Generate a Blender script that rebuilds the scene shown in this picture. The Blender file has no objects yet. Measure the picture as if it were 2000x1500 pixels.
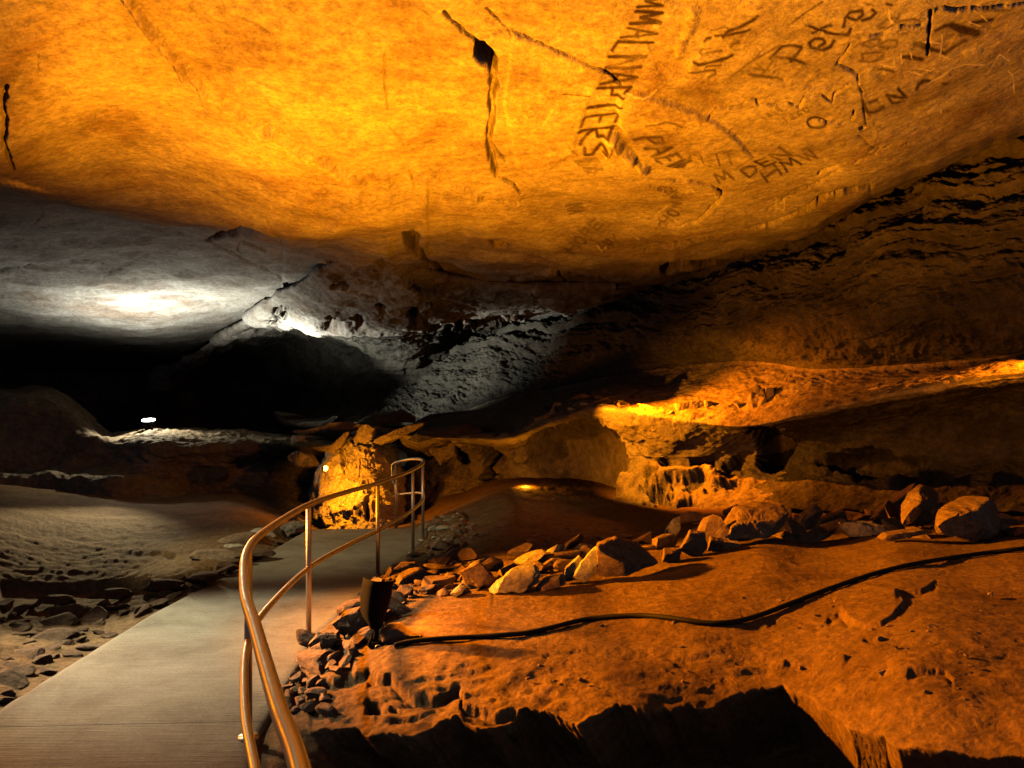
import bpy, bmesh, math, random
import numpy as np
from mathutils import Vector, Matrix

S = bpy.context.scene
C = S.collection
R = math.radians
F, HZ, CH = 1500.0, 800.0, 1.65      # focal length and horizon row (of a 2000 px wide frame), eye height

def P(px, py, Y):
    return Vector(((px - 1000) / F * Y, Y, CH + (HZ - py) / F * Y))

# ------------------------------------------------------------------ camera
cam = bpy.data.objects.new("camera", bpy.data.cameras.new("camera"))
C.objects.link(cam); S.camera = cam
cam.location = (0, 0, CH); cam.rotation_euler = (R(90), 0, 0)
cam.data.lens = 27; cam.data.sensor_width = 36; cam.data.shift_y = 50 / 2000
cam.data.clip_start = 0.05; cam.data.clip_end = 300

# ------------------------------------------------------------------ world: only the faint glow left in a cave
w = bpy.data.worlds.new("World"); S.world = w; w.use_nodes = True
bg = w.node_tree.nodes["Background"]
bg.inputs[0].default_value = (0.78, 0.76, 1.0, 1); bg.inputs[1].default_value = 0.09
S.view_settings.view_transform = 'Standard'; S.view_settings.look = 'None'
S.cycles.diffuse_bounces = 0; S.cycles.glossy_bounces = 2
S.view_settings.exposure = 0.0; S.view_settings.gamma = 1.0

# ------------------------------------------------------------------ lamps
SODIUM = (1.0, 0.30, 0.003)
WHITE = (0.93, 0.97, 0.90)
def lamp(name, kind, loc, power, col, radius=0.04, aim=None, size=None, blend=0.3):
    l = bpy.data.lights.new(name, kind); o = bpy.data.objects.new(name, l); C.objects.link(o)
    o.location = loc; l.energy = power; l.color = col; l.shadow_soft_size = radius
    if kind == 'SPOT':
        l.spot_size = R(size); l.spot_blend = blend
        o.rotation_euler = Vector(aim).to_track_quat('-Z', 'Y').to_euler()
    return o
LP = Vector((-0.86, 5.12, 0.50))
lamp("sodium_uplight", 'SPOT', LP, 2050, SODIUM, 0.05, (.17, .20, .96), 120, .6)
lamp("sodium_spill", 'SPOT', LP + Vector((0.03, 0.03, 0.02)), 38, (1.0, 0.27, 0.003), 0.03, (.9, .0, .12), 172, .35)
lamp("wall_fill", 'SPOT', LP + Vector((0.0, 0.02, 0.06)), 430, (1, .30, .004), 0.03, (5.5, 4.4, 2.5), 62, .9)  # orange fill added at the hood to brighten the right wall
lamp("slab_floodlight", 'SPOT', (-7.5, 8.0, 3.0), 12500, (1.0, 0.285, 0.002), 0.22, (.953, -.30, -.165), 37, .3)
LW = P(291, 818, 15.6)
lamp("white_uplight", 'SPOT', LW + Vector((0, 0, .03)), 820, WHITE, 0.06, (.12, .34, .93), 132, .8)
lamp("white_wall_fill", 'SPOT', LW + Vector((.1, .1, .1)), 2100, WHITE, 0.06, (6.4, 3.4, 2.75), 56, .9)  # extra beam added at the ledge lamp to brighten the back wall
lamp("white_wide_light", 'SPOT', LW + Vector((0, 0, .03)), 240, WHITE, 0.06, (.05, .0, .99), 160, .5)
lamp("white_spill", 'SPOT', LW + Vector((0, -.05, .16)), 110, (1, .9, .68), 0.04, (.15, -.2, -1), 160, .3)
LO = P(636, 915, 12.55)
lamp("outcrop_lamp", 'SPOT', LO + Vector((.06, -.02, .0)), 85, (1, .31, .006), 0.03, (.55, .75, -.5), 140, .4)
lamp("outcrop_spill", 'POINT', LO + Vector((.03, -.05, .04)), 32, (1, .34, .006), 0.03)
PF = Vector((-5.3, 6.0, 3.2))
lamp("path_floodlight", 'SPOT', PF, 1250, (1, .92, .66), 0.12, Vector((-2.5, 5.4, 0)) - PF, 47, 1)
lamp("far_path_floodlight", 'SPOT', PF, 480, (1, .88, .52), 0.12, Vector((-2.3, 9.2, 0)) - PF, 42, 1)
lamp("dirt_floodlight", 'SPOT', LW + Vector((.05, -.2, .12)), 1700, (1, .78, .40), 0.08, Vector((-4.8, 6.9, 0)) - LW, 31, .9)
lamp("alcove_lamp", 'SPOT', P(1152, 812, 11.0), 230, (1, .31, .005), 0.015, (1.0, .62, -.32), 104, .6)
lamp("bench_lamp", 'SPOT', P(1200, 745, 11.4), 800, (1, .22, .002), 0.01, (.92, -.10, -.42), 100, 1)
lamp("bench_far_fill", 'SPOT', P(2140, 640, 7.4), 420, (1, .23, .003), 0.05, (-.70, .64, -.55), 72, .9)  # added fill from out of view at right, brightens the bench
lamp("rubble_fill", 'SPOT', (-7.5, 7.6, 2.6), 1100, (1, .27, .004), 0.2, (5.4, -3.8, -2.6), 32, .9)  # added fill, unseen off to the left, tints the rubble orange
lamp("recess_lamp", 'POINT', P(1026, 948, 12.6), 20, (1, .33, .008), 0.012)

# ------------------------------------------------------------------ noise
_rs = np.random.RandomState(7)
PERM = np.tile(_rs.permutation(256), 3).astype(np.int32)
GRAD = _rs.normal(size=(256, 3)); GRAD /= np.linalg.norm(GRAD, axis=1)[:, None]
def perlin(p):
    pi = np.floor(p).astype(np.int64); pf = p - pi; pi &= 255
    u = pf * pf * pf * (pf * (pf * 6 - 15) + 10)
    out = 0
    for dx in (0, 1):
        wx = u[..., 0] if dx else 1 - u[..., 0]
        a = PERM[pi[..., 0] + dx]
        for dy in (0, 1):
            wy = u[..., 1] if dy else 1 - u[..., 1]
            b = PERM[a + pi[..., 1] + dy]
            for dz in (0, 1):
                wz = u[..., 2] if dz else 1 - u[..., 2]
                g = GRAD[PERM[b + pi[..., 2] + dz] & 255]
                dot = g[..., 0] * (pf[..., 0] - dx) + g[..., 1] * (pf[..., 1] - dy) + g[..., 2] * (pf[..., 2] - dz)
                out = out + dot * wx * wy * wz
    return out * 1.6
def fbm(p, oct=4, gain=.5, ridge=False):
    a, s, t = 1., 0, 0
    for i in range(oct):
        n = perlin(p * (2 ** i) + 17.3 * i)
        if ridge: n = 1 - 2 * np.abs(n)
        s = s + n * a; t += a; a *= gain
    return s / t
def st(*a): return np.stack(a, -1)
def smooth(e0, e1, x):
    t = np.clip((x - e0) / (e1 - e0), 0, 1); return t * t * (3 - 2 * t)

def rbf(pts, vals):
    pts = np.array(pts, float) / 500; v = np.array(vals, float); n = len(pts)
    def k(r2): return .5 * r2 * np.log(r2 + 1e-9)
    d = ((pts[:, None] - pts[None]) ** 2).sum(-1)
    A = np.zeros((n + 3, n + 3)); A[:n, :n] = k(d) + np.eye(n) * .02
    A[:n, n] = A[n, :n] = 1; A[:n, n + 1:] = pts; A[n + 1:, :n] = pts.T
    c = np.linalg.solve(A, np.concatenate([v, [0, 0, 0]]))
    def f(x, y):
        x = np.asarray(x, float) / 500; y = np.asarray(y, float) / 500
        s = c[n] + c[n + 1] * x + c[n + 2] * y
        for i in range(n): s = s + c[i] * k((x - pts[i, 0]) ** 2 + (y - pts[i, 1]) ** 2)
        return s
    return f

# ------------------------------------------------------------------ object helpers
def tag(o, label=None, cat=None, group=None, kind=None):
    if label: o["label"] = label
    if cat: o["category"] = cat
    if group: o["group"] = group
    if kind: o["kind"] = kind
    return o
def mesh_from(name, V, Fc, mat, parent=None, shade=True, attrs=None):
    m = bpy.data.meshes.new(name)
    V = np.asarray(V, np.float32).reshape(-1, 3); Fc = np.asarray(Fc, np.int32)
    k = Fc.shape[1]; n = len(Fc)
    m.vertices.add(len(V)); m.vertices.foreach_set("co", V.ravel())
    m.loops.add(n * k); m.loops.foreach_set("vertex_index", Fc.ravel())
    m.polygons.add(n); m.polygons.foreach_set("loop_start", np.arange(0, n * k, k, dtype=np.int32))
    m.polygons.foreach_set("use_smooth", np.full(n, shade))
    if attrs:
        for an, av in attrs.items():
            a = m.attributes.new(an, 'FLOAT', 'POINT'); a.data.foreach_set("value", np.asarray(av, np.float32).ravel())
    m.update(calc_edges=True); m.validate()
    m.materials.append(mat)
    o = bpy.data.objects.new(name, m); C.objects.link(o)
    if parent: o.parent = parent
    return o
def grid_faces(nr, nc, flip=False):
    i = np.arange(nr * nc).reshape(nr, nc)
    q = np.stack([i[:-1, :-1], i[:-1, 1:], i[1:, 1:], i[1:, :-1]], -1).reshape(-1, 4)
    return q[:, ::-1] if flip else q
def empty(name, loc=(0, 0, 0)):
    o = bpy.data.objects.new(name, None); C.objects.link(o); o.location = loc; return o
def bm_obj(name, bm, mat, parent=None, smoothf=False):
    m = bpy.data.meshes.new(name); bm.to_mesh(m); bm.free()
    for p in m.polygons: p.use_smooth = smoothf
    m.materials.append(mat)
    o = bpy.data.objects.new(name, m); C.objects.link(o)
    if parent: o.parent = parent; 
    return o
def spline(pts, n=12):
    """Catmull-Rom through 3-D points"""
    p = [Vector(a) for a in pts]; p = [p[0] * 2 - p[1]] + p + [p[-1] * 2 - p[-2]]
    out = []
    for i in range(1, len(p) - 2):
        for k in range(n):
            t = k / n
            out.append(.5 * ((2 * p[i]) + (-p[i-1] + p[i+1]) * t + (2*p[i-1] - 5*p[i] + 4*p[i+1] - p[i+2]) * t*t + (-p[i-1] + 3*p[i] - 3*p[i+1] + p[i+2]) * t**3))
    out.append(p[-2]); return out
def tube(bm, pts, r, seg=14, caps=True):
    pts = [Vector(a) for a in pts]; rings = []
    up = Vector((0.13, 0.21, 1)).normalized()
    for i, p in enumerate(pts):
        t = (pts[min(i + 1, len(pts) - 1)] - pts[max(i - 1, 0)]).normalized()
        a = t.cross(up)
        if a.length < 1e-3: a = t.cross(Vector((1, 0, 0)))
        a.normalize(); b = t.cross(a)
        if i and (a.dot(pa) < 0): a, b = -a, -b
        pa = a; up = a.cross(t)
        rr = r[i] if isinstance(r, (list, tuple)) else r
        rings.append([bm.verts.new(p + (a * math.cos(k * 2 * math.pi / seg) + b * math.sin(k * 2 * math.pi / seg)) * rr) for k in range(seg)])
    for q, s in zip(rings, rings[1:]):
        for k in range(seg): bm.faces.new((q[k], q[(k + 1) % seg], s[(k + 1) % seg], s[k]))
    if caps: bm.faces.new(rings[0][::-1]); bm.faces.new(rings[-1])

# ------------------------------------------------------------------ materials
def new_mat(name):
    m = bpy.data.materials.new(name); m.use_nodes = True
    nt = m.node_tree; return m, nt, nt.nodes["Principled BSDF"]
def nn(nt, t, **kw):
    n = nt.nodes.new(t)
    for k, v in kw.items(): setattr(n, k, v)
    return n
def noise_node(nt, scale, detail=6, rough=.6, vec=None, dist=0):
    n = nn(nt, "ShaderNodeTexNoise"); n.inputs["Scale"].default_value = scale
    n.inputs["Detail"].default_value = detail; n.inputs["Roughness"].default_value = rough
    n.inputs["Distortion"].default_value = dist
    if vec: nt.links.new(vec, n.inputs["Vector"])
    return n
def ramp(nt, src, stops):
    r = nn(nt, "ShaderNodeValToRGB"); e = r.color_ramp.elements
    while len(e) < len(stops): e.new(.5)
    for i, (p, c) in enumerate(stops):
        e[i].position = p; e[i].color = (*c, 1) if len(c) == 3 else c
    nt.links.new(src, r.inputs[0]); return r
def rock_mat(name, dark, mid, light, scale=1.2, bump=.03, bscale=14, stretch=(1, 1, 1), rough=.9, flake=0, attr=False, bd=.6):
    m, nt, bs = new_mat(name); L = nt.links.new
    geo = nn(nt, "ShaderNodeNewGeometry"); mp = nn(nt, "ShaderNodeMapping"); mp.inputs["Scale"].default_value = stretch
    L(geo.outputs["Position"], mp.inputs[0]); v = mp.outputs[0]
    n1 = noise_node(nt, scale, 8, .62, v, .4); n2 = noise_node(nt, scale * 9, 6, .7, v)
    r1 = ramp(nt, n1.outputs[0], [(.28, dark), (.5, mid), (.72, light)])
    if attr:
        n0 = noise_node(nt, .55, 5, .7, v, 1.2); r0 = ramp(nt, n0.outputs[0], [(.36, (.55, .42, .34)), (.52, (1, 1, 1)), (.7, (1.08, 1.08, 1.08))])
        m0 = nn(nt, "ShaderNodeMix", data_type='RGBA', blend_type='MULTIPLY'); m0.inputs[0].default_value = .8
        L(r1.outputs[0], m0.inputs[6]); L(r0.outputs[0], m0.inputs[7]); r1 = type('o', (), {'outputs': [m0.outputs[2]]})
    r2 = ramp(nt, n2.outputs[0], [(.34, (.62,) * 3), (.64, (1.2,) * 3)])
    mx = nn(nt, "ShaderNodeMix", data_type='RGBA', blend_type='MULTIPLY'); mx.inputs[0].default_value = 1
    L(r1.outputs[0], mx.inputs[6]); L(r2.outputs[0], mx.inputs[7]); col = mx.outputs[2]
    n3 = noise_node(nt, 38, 5, .75, v); r3 = ramp(nt, n3.outputs[0], [(.36, (.62,) * 3), (.5, (1,) * 3), (.66, (1.28,) * 3)])
    m3 = nn(nt, "ShaderNodeMix", data_type='RGBA', blend_type='MULTIPLY'); m3.inputs[0].default_value = .8
    L(col, m3.inputs[6]); L(r3.outputs[0], m3.inputs[7]); col = m3.outputs[2]
    if attr:
        for an, c, k in (("soot", (.035, .02, .012), 1.0), ("scratch", (.86, .80, .66), 1.0)):
            at = nn(nt, "ShaderNodeAttribute", attribute_name=an)
            m2 = nn(nt, "ShaderNodeMix", data_type='RGBA'); m2.inputs[7].default_value = (*c, 1)
            nz = noise_node(nt, 16, 4, .7, v); rr = ramp(nt, nz.outputs[0], [(.25, (.75,) * 3), (.5, (1,) * 3)])
            mm = nn(nt, "ShaderNodeMath", operation='MULTIPLY'); L(at.outputs["Fac"], mm.inputs[0]); L(rr.outputs[0], mm.inputs[1])
            L(mm.outputs[0], m2.inputs[0]); L(col, m2.inputs[6]); col = m2.outputs[2]
    L(col, bs.inputs["Base Color"])
    bs.inputs["Roughness"].default_value = rough; bs.inputs["Specular IOR Level"].default_value = .25
    b1 = noise_node(nt, bscale, 10, bd, v, .3); b2 = noise_node(nt, bscale * .22, 5, .6, v, .6)
    ad = nn(nt, "ShaderNodeMath", operation='MULTIPLY_ADD'); ad.inputs[1].default_value = .35
    L(b1.outputs[0], ad.inputs[0]); L(b2.outputs[0], ad.inputs[2]); h = ad.outputs[0]
    if flake:
        vo = nn(nt, "ShaderNodeTexVoronoi"); vo.inputs["Scale"].default_value = flake; vo.feature = 'F1'
        wv = nn(nt, "ShaderNodeVectorMath", operation='ADD'); L(v, wv.inputs[0]); L(b2.outputs[1], wv.inputs[1]); L(wv.outputs[0], vo.inputs["Vector"])
        a2 = nn(nt, "ShaderNodeMath", operation='MULTIPLY_ADD'); a2.inputs[1].default_value = .18
        L(vo.outputs["Distance"], a2.inputs[0]); L(h, a2.inputs[2]); h = a2.outputs[0]
    bp = nn(nt, "ShaderNodeBump"); bp.inputs["Distance"].default_value = bump; bp.inputs["Strength"].default_value = 1
    L(h, bp.inputs["Height"]); L(bp.outputs[0], bs.inputs["Normal"])
    return m
M_CEIL = rock_mat("ceiling_limestone", (.25, .21, .165), (.42, .37, .30), (.56, .51, .43), 1.5, .024, 34, flake=7, attr=True, bd=.72)
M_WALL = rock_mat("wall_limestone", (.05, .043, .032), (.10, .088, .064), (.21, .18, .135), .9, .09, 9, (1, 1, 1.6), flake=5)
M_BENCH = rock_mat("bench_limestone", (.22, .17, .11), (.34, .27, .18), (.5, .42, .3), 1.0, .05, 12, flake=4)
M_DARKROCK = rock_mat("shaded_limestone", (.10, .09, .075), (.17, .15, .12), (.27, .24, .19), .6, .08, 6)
M_DIRT = rock_mat("packed_dirt", (.19, .105, .045), (.29, .175, .078), (.38, .245, .118), 1.6, .028, 48, bd=.82)
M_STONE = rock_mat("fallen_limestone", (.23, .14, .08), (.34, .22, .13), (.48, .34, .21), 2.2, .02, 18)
M_EARTH = rock_mat("earth_covered_stone", (.10, .06, .035), (.17, .105, .06), (.25, .165, .10), 2.2, .02, 18)
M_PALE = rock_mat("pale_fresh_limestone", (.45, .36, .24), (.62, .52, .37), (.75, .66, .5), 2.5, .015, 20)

def metal(name, col, rough):
    m, nt, bs = new_mat(name)
    bs.inputs["Base Color"].default_value = (*col, 1); bs.inputs["Metallic"].default_value = 1
    n = noise_node(nt, 60, 4); r = ramp(nt, n.outputs[0], [(.3, (rough - .07,) * 3), (.7, (rough + .1,) * 3)])
    nt.links.new(r.outputs[0], bs.inputs["Roughness"]); return m
M_STEEL = metal("brushed_handrail_steel", (.42, .38, .33), .42)
def plain(name, col, rough, scale=20):
    m, nt, bs = new_mat(name); n = noise_node(nt, scale, 5)
    r = ramp(nt, n.outputs[0], [(.3, tuple(c * .7 for c in col)), (.7, tuple(c * 1.25 for c in col))])
    nt.links.new(r.outputs[0], bs.inputs["Base Color"]); bs.inputs["Roughness"].default_value = rough; bs.inputs["Specular IOR Level"].default_value = .12; return m
M_BLACK = plain("matt_black_paint", (.006, .006, .007), .85)
M_RUBBER = plain("black_cable_rubber", (.03, .028, .026), .55)
M_GREY = plain("grey_lamp_box", (.55, .52, .46), .5)
def glow(name, col, s):
    m, nt, bs = new_mat(name); bs.inputs["Emission Color"].default_value = (*col, 1); bs.inputs["Emission Strength"].default_value = s
    n = noise_node(nt, 8, 2); nt.links.new(n.outputs[0], bs.inputs["Roughness"]); return m
M_GLOW_W = glow("white_lamp_glass", (.95, .97, 1), 14)
M_GLOW_O = glow("amber_lamp_glass", (1, .45, .07), 8)

def concrete():
    m, nt, bs = new_mat("brushed_concrete"); L = nt.links.new
    geo = nn(nt, "ShaderNodeNewGeometry")
    mp = nn(nt, "ShaderNodeMapping"); mp.inputs["Scale"].default_value = (1.1, 26, 1); mp.inputs["Rotation"].default_value = (0, 0, R(-3))
    L(geo.outputs["Position"], mp.inputs[0])
    a = noise_node(nt, 1.3, 9, .72, geo.outputs["Position"], .3); b = noise_node(nt, 2.2, 5, .6, mp.outputs[0], .2)
    r1 = ramp(nt, a.outputs[0], [(.32, (.17, .14, .095)), (.5, (.33, .29, .21)), (.7, (.44, .40, .31))])
    r2 = ramp(nt, b.outputs[0], [(.3, (.6,) * 3), (.62, (1.1,) * 3)])
    mx = nn(nt, "ShaderNodeMix", data_type='RGBA', blend_type='MULTIPLY'); mx.inputs[0].default_value = .45
    L(r1.outputs[0], mx.inputs[6]); L(r2.outputs[0], mx.inputs[7])
    c3 = noise_node(nt, 55, 5, .75, geo.outputs["Position"]); r3 = ramp(nt, c3.outputs[0], [(.34, (.6,) * 3), (.5, (1,) * 3), (.68, (1.2,) * 3)])
    m3 = nn(nt, "ShaderNodeMix", data_type='RGBA', blend_type='MULTIPLY'); m3.inputs[0].default_value = .7
    L(mx.outputs[2], m3.inputs[6]); L(r3.outputs[0], m3.inputs[7]); L(m3.outputs[2], bs.inputs["Base Color"])
    bs.inputs["Roughness"].default_value = .8
    g = noise_node(nt, 120, 4, .7, geo.outputs["Position"])
    ad = nn(nt, "ShaderNodeMath", operation='MULTIPLY_ADD'); ad.inputs[1].default_value = .35
    L(g.outputs[0], ad.inputs[0]); L(b.outputs[0], ad.inputs[2])
    bp = nn(nt, "ShaderNodeBump"); bp.inputs["Distance"].default_value = .010
    L(ad.outputs[0], bp.inputs["Height"]); L(bp.outputs[0], bs.inputs["Normal"]); return m
M_CONC = concrete()

# ------------------------------------------------------------------ painting marks / relief on a surface grid
class Layer:
    def __init__(s, gx, gy): s.gx, s.gy = gx, gy; s.a = np.zeros((len(gy), len(gx)), np.float32)
    def seg(s, p, q, wd, v=1., soft=.6):
        r = wd * 2.2 + 3
        i0, i1 = np.searchsorted(s.gx, [min(p[0], q[0]) - r, max(p[0], q[0]) + r])
        j0, j1 = np.searchsorted(s.gy, [min(p[1], q[1]) - r, max(p[1], q[1]) + r])
        if i1 <= i0 or j1 <= j0: return
        X, Y = np.meshgrid(s.gx[i0:i1], s.gy[j0:j1])
        d = np.array(q, float) - p; l2 = (d ** 2).sum() + 1e-9
        t = np.clip(((X - p[0]) * d[0] + (Y - p[1]) * d[1]) / l2, 0, 1)
        D = np.hypot(X - p[0] - t * d[0], Y - p[1] - t * d[1])
        k = v * (1 - smooth(wd * (1 - soft), wd * (1 + soft), D))
        s.a[j0:j1, i0:i1] = np.maximum(s.a[j0:j1, i0:i1], k)
    def line(s, pts, wd, v=1., soft=.6, jit=0, rnd=random.Random(3)):
        pts = [tuple(p) for p in pts]
        if jit:
            out = [pts[0]]
            for a, b in zip(pts, pts[1:]):
                n = max(1, int(math.dist(a, b) / 9))
                for k in range(1, n + 1):
                    t = k / n; j = jit if k < n else 0
                    out.append((a[0] + (b[0] - a[0]) * t + rnd.uniform(-j, j), a[1] + (b[1] - a[1]) * t + rnd.uniform(-j, j)))
            pts = out
        for i, (a, b) in enumerate(zip(pts, pts[1:])):
            ww = wd if not jit else wd * rnd.uniform(.55, 1.45)
            s.seg(a, b, ww, v, soft)
    def poly(s, pts, v=1., soft=4):
        pts = np.array(pts, float); r = soft + 2
        i0, i1 = np.searchsorted(s.gx, [pts[:, 0].min() - r, pts[:, 0].max() + r]); j0, j1 = np.searchsorted(s.gy, [pts[:, 1].min() - r, pts[:, 1].max() + r])
        if i1 <= i0 or j1 <= j0: return
        X, Y = np.meshgrid(s.gx[i0:i1], s.gy[j0:j1]); ins = np.zeros(X.shape, bool); D = np.full(X.shape, 1e9)
        for a, b in zip(pts, np.roll(pts, -1, 0)):
            c = ((a[1] > Y) != (b[1] > Y)) & (X < (b[0] - a[0]) * (Y - a[1]) / (b[1] - a[1] + 1e-9) + a[0]); ins ^= c
            d = b - a; t = np.clip(((X - a[0]) * d[0] + (Y - a[1]) * d[1]) / ((d ** 2).sum() + 1e-9), 0, 1)
            D = np.minimum(D, np.hypot(X - a[0] - t * d[0], Y - a[1] - t * d[1]))
        k = v * np.where(ins, smooth(-soft, soft, D), smooth(-soft, soft, -D))
        s.a[j0:j1, i0:i1] = np.maximum(s.a[j0:j1, i0:i1], k)
def Z(ox, oy, f, pts): return [(ox + a / f, oy + b / f) for a, b in pts]

# ------------------------------------------------------------------ CEILING
def build_ceiling():
    gx = np.concatenate([np.arange(-1500, -60, 16), np.arange(-60, 2060, 2.0), np.arange(2060, 3600, 16)])
    gy = np.concatenate([np.arange(-1900, -40, 14), np.arange(-40, 720, 2.0), np.arange(720, 756, 2.5)])
    GX, GY = np.meshgrid(gx, gy)
    ctl = [(-1500, -1900, 2.2), (-1500, 300, 1.7), (-1500, 720, 1.7), (0, 0, 2.05), (0, 330, 1.85), (500, 0, 2.2), (500, 250, 2.1), (600, 460, 2.0), (1000, 0, 2.25), (1000, 300, 2.15),
           (1000, 500, 2.15), (1400, 200, 2.2), (1300, 470, 2.15), (1700, 100, 2.3), (1700, 360, 2.3), (2000, 0, 2.45), (2000, 250, 2.6), (3600, 0, 3.0), (3600, 700, 3), (1000, -1900, 2.3), (3600, -1900, 2.6),
           (300, 520, 2.2), (0, 500, 2.05), (0, 590, 1.86), (300, 600, 1.88), (0, 640, 1.62), (300, 640, 1.66), (600, 620, 2.15), (1000, 640, 2.2), (300, 700, 1.5), (0, 700, 1.42), (700, 720, 2.0), (1500, 650, 2.5), (2000, 600, 3), (300, 756, 1.3), (-800, 500, 1.6), (1000, 756, 1.7)]
    H = rbf([c[:2] for c in ctl], [c[2] for c in ctl])(GX, GY)
    # slab edge: beyond it the roof sits higher
    ex = [-1500, -300, 0, 100, 280, 450, 560, 620, 700, 760, 830, 900, 1000, 1100, 1250, 1400, 1550, 1700, 1850, 2000, 2400, 3600]
    ey = [150, 290, 350, 378, 428, 440, 466, 470, 446, 440, 448, 440, 465, 520, 535, 515, 470, 372, 310, 250, 130, 0]
    eh = [.3, .3, .3, .28, .25, .3, .34, .3, .10, .06, .12, .10, .06, .05, .16, .22, .30, .40, .55, .6, .6, .6]
    jit = 4 * perlin(st(GX / 37, GY * 0, GX * 0 + 3.3)) + 5 * perlin(st(GX / 140, GY * 0, GX * 0))
    dy = GY - np.interp(GX, ex, ey) - jit
    H = H + np.interp(GX, ex, eh) * smooth(-3, 26, dy) + .06 * np.exp(-((dy + 30) / 50) ** 2) * -1
    # layered blocks along the right-hand side of the roof
    def step(pts, h, w0=-2, w1=10, x0=None, x1=None, fade=60):
        px = [p[0] for p in pts]; py = [p[1] for p in pts]; j = 2 * perlin(st(GX / 30, GY * 0 + 1.7, GX * 0)) + 3 * perlin(st(GX / 60, GY * 0 + 4.7, GX * 0))
        d = GY - np.interp(GX, px, py) - j
        m = smooth(px[0] - fade, px[0], GX) * (1 - smooth(px[-1], px[-1] + fade, GX))
        return h * smooth(w0, w1, d) * m
    H += step([(1330, 478), (1440, 452), (1480, 440), (1560, 415), (1610, 390), (1700, 366)], .05, -1, 5, fade=20)
    H -= step([(0, 530), (180, 505), (300, 545), (420, 520), (560, 560), (640, 545)], .02)
    H += step([(1000, 560), (1090, 535), (1180, 540), (1300, 520), (1500, 480)], .10)
    H -= step([(600, 575), (760, 555), (900, 585), (1050, 575), (1200, 560)], .12, fade=90)
    H += step([(780, 336), (860, 362), (930, 384), (1010, 392), (1090, 375), (1200, 400), (1300, 395)], .045, -1, 9, fade=30)
    H -= step([(560, 470), (640, 440), (720, 395), (830, 352)], .03, -10, 25, fade=10)
    # right-hand peeled layers
    H += .05 * 0
    ck = Layer(gx, gy); hole = Layer(gx, gy); soot = Layer(gx, gy); scr = Layer(gx, gy); relief = Layer(gx, gy); peel = Layer(gx, gy)
    L = ck.line
    L([(868, 12), (885, 32), (905, 50), (932, 68)], 3, .6, jit=1.5)
    hole.poly([(930, 66), (945, 68), (962, 90), (972, 110), (970, 135), (960, 150), (955, 128), (938, 118), (926, 100)], 1, 3)
    L([(963, 140), (966, 165), (958, 200), (962, 225), (958, 250)], 5.5, 1, jit=2)
    L([(958, 245), (952, 285), (960, 315), (970, 347)], 4.5, 1, jit=2)
    L([(970, 347), (985, 352), (1002, 362), (1017, 381)], 2.8, 1, jit=1)
    L([(955, 278), (972, 300), (988, 318)], 1.5, .5, jit=1)
    L([(14, 168), (6, 200), (12, 235), (8, 270), (18, 310), (26, 335)], 4, .6, jit=3)
    L([(752, 100), (750, 150), (755, 180), (757, 215)], 1.6, .5, jit=1.5)
    L([(1182, 131), (1196, 142), (1204, 150), (1212, 154)], 2.2, .9)
    L([(1000, 50), (1090, 92), (1180, 131)], 1.4, .35, jit=1)
    L([(1812, 108), (1815, 60), (1818, 20), (1845, 12), (1868, 18), (1920, 12), (2000, 3)], 2.6, .8, jit=.3)
    L([(1800, 46), (1770, 46), (1740, 52), (1725, 61), (1690, 66), (1660, 82), (1652, 98), (1634, 122)], 2.2, .7, jit=.3)
    L([(1634, 122), (1650, 130), (1675, 146), (1676, 165), (1685, 184), (1686, 210), (1692, 245)], 1.4, .18, jit=1)
    hole.poly([(1677, 250), (1684, 246), (1690, 250), (1684, 254)], .5, 1)
    L([(1700, 368), (1650, 377), (1612, 387), (1580, 405), (1560, 416), (1500, 438), (1462, 446)], 3.8, 1, jit=.4)
    L([(1462, 446), (1400, 470), (1330, 482), (1260, 500)], 1.8, .5, jit=1.2)
    L([(1600, 345), (1612, 338), (1636, 332)], 2.2, .8)
    L([(1310, 354), (1350, 356), (1388, 364), (1410, 380), (1408, 395), (1385, 415), (1360, 436), (1320, 446), (1290, 440)], 2, .55, jit=1)
    L([(1385, 222), (1400, 205), (1450, 198), (1462, 185), (1476, 187), (1480, 200), (1540, 196), (1560, 205), (1572, 185), (1605, 182), (1625, 200), (1630, 180), (1660, 162)], 1.5, .5, jit=.8)
    L([(1600, 235), (1620, 238), (1642, 240), (1665, 232), (1668, 215)], 1.5, .5)
    L([(350, 465), (410, 478), (470, 510), (540, 540), (560, 557)], 2.2, .25, jit=1)
    L([(0, 532), (90, 510), (160, 508), (200, 515)], 2, .25, jit=2)
    L([(200, 545), (240, 520), (290, 500)], 2.6, .25, jit=2)
    L([(830, 505), (850, 520), (870, 545), (880, 565)], 3, .9, jit=1)
    L([(640, 510), (700, 530), (745, 522)], 4, .8, jit=2)
    L([(1090, 536), (1110, 560), (1140, 580)], 1.8, .7); L([(1040, 540), (1090, 534), (1180, 548)], 2, .7, jit=1)
    L([(900, 575), (960, 565), (1010, 550), (1080, 530)], 2, .6, jit=1.5)
    L([(520, 495), (470, 482), (465, 500)], 1.5, .4)
    L([(1740, 290), (1600, 360), (1500, 410)], 1.2, .25, jit=2)
    L([(950, 5), (985, 40), (1000, 60)], 1.5, .35, jit=1)
    L([(1000, 47), (975, 50), (940, 62)], 1.4, .3, jit=1)
    L([(475, 33), (500, 45), (525, 62)], 1.5, .35, jit=1); L([(800, 335), (808, 350), (808, 385)], 1.5, .4); L([(935, 385), (975, 393), (1010, 398)], 2, .7, jit=1)
    L([(1270, 370), (1300, 378)], 1.5, .4)
    cr = random.Random(5)
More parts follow.
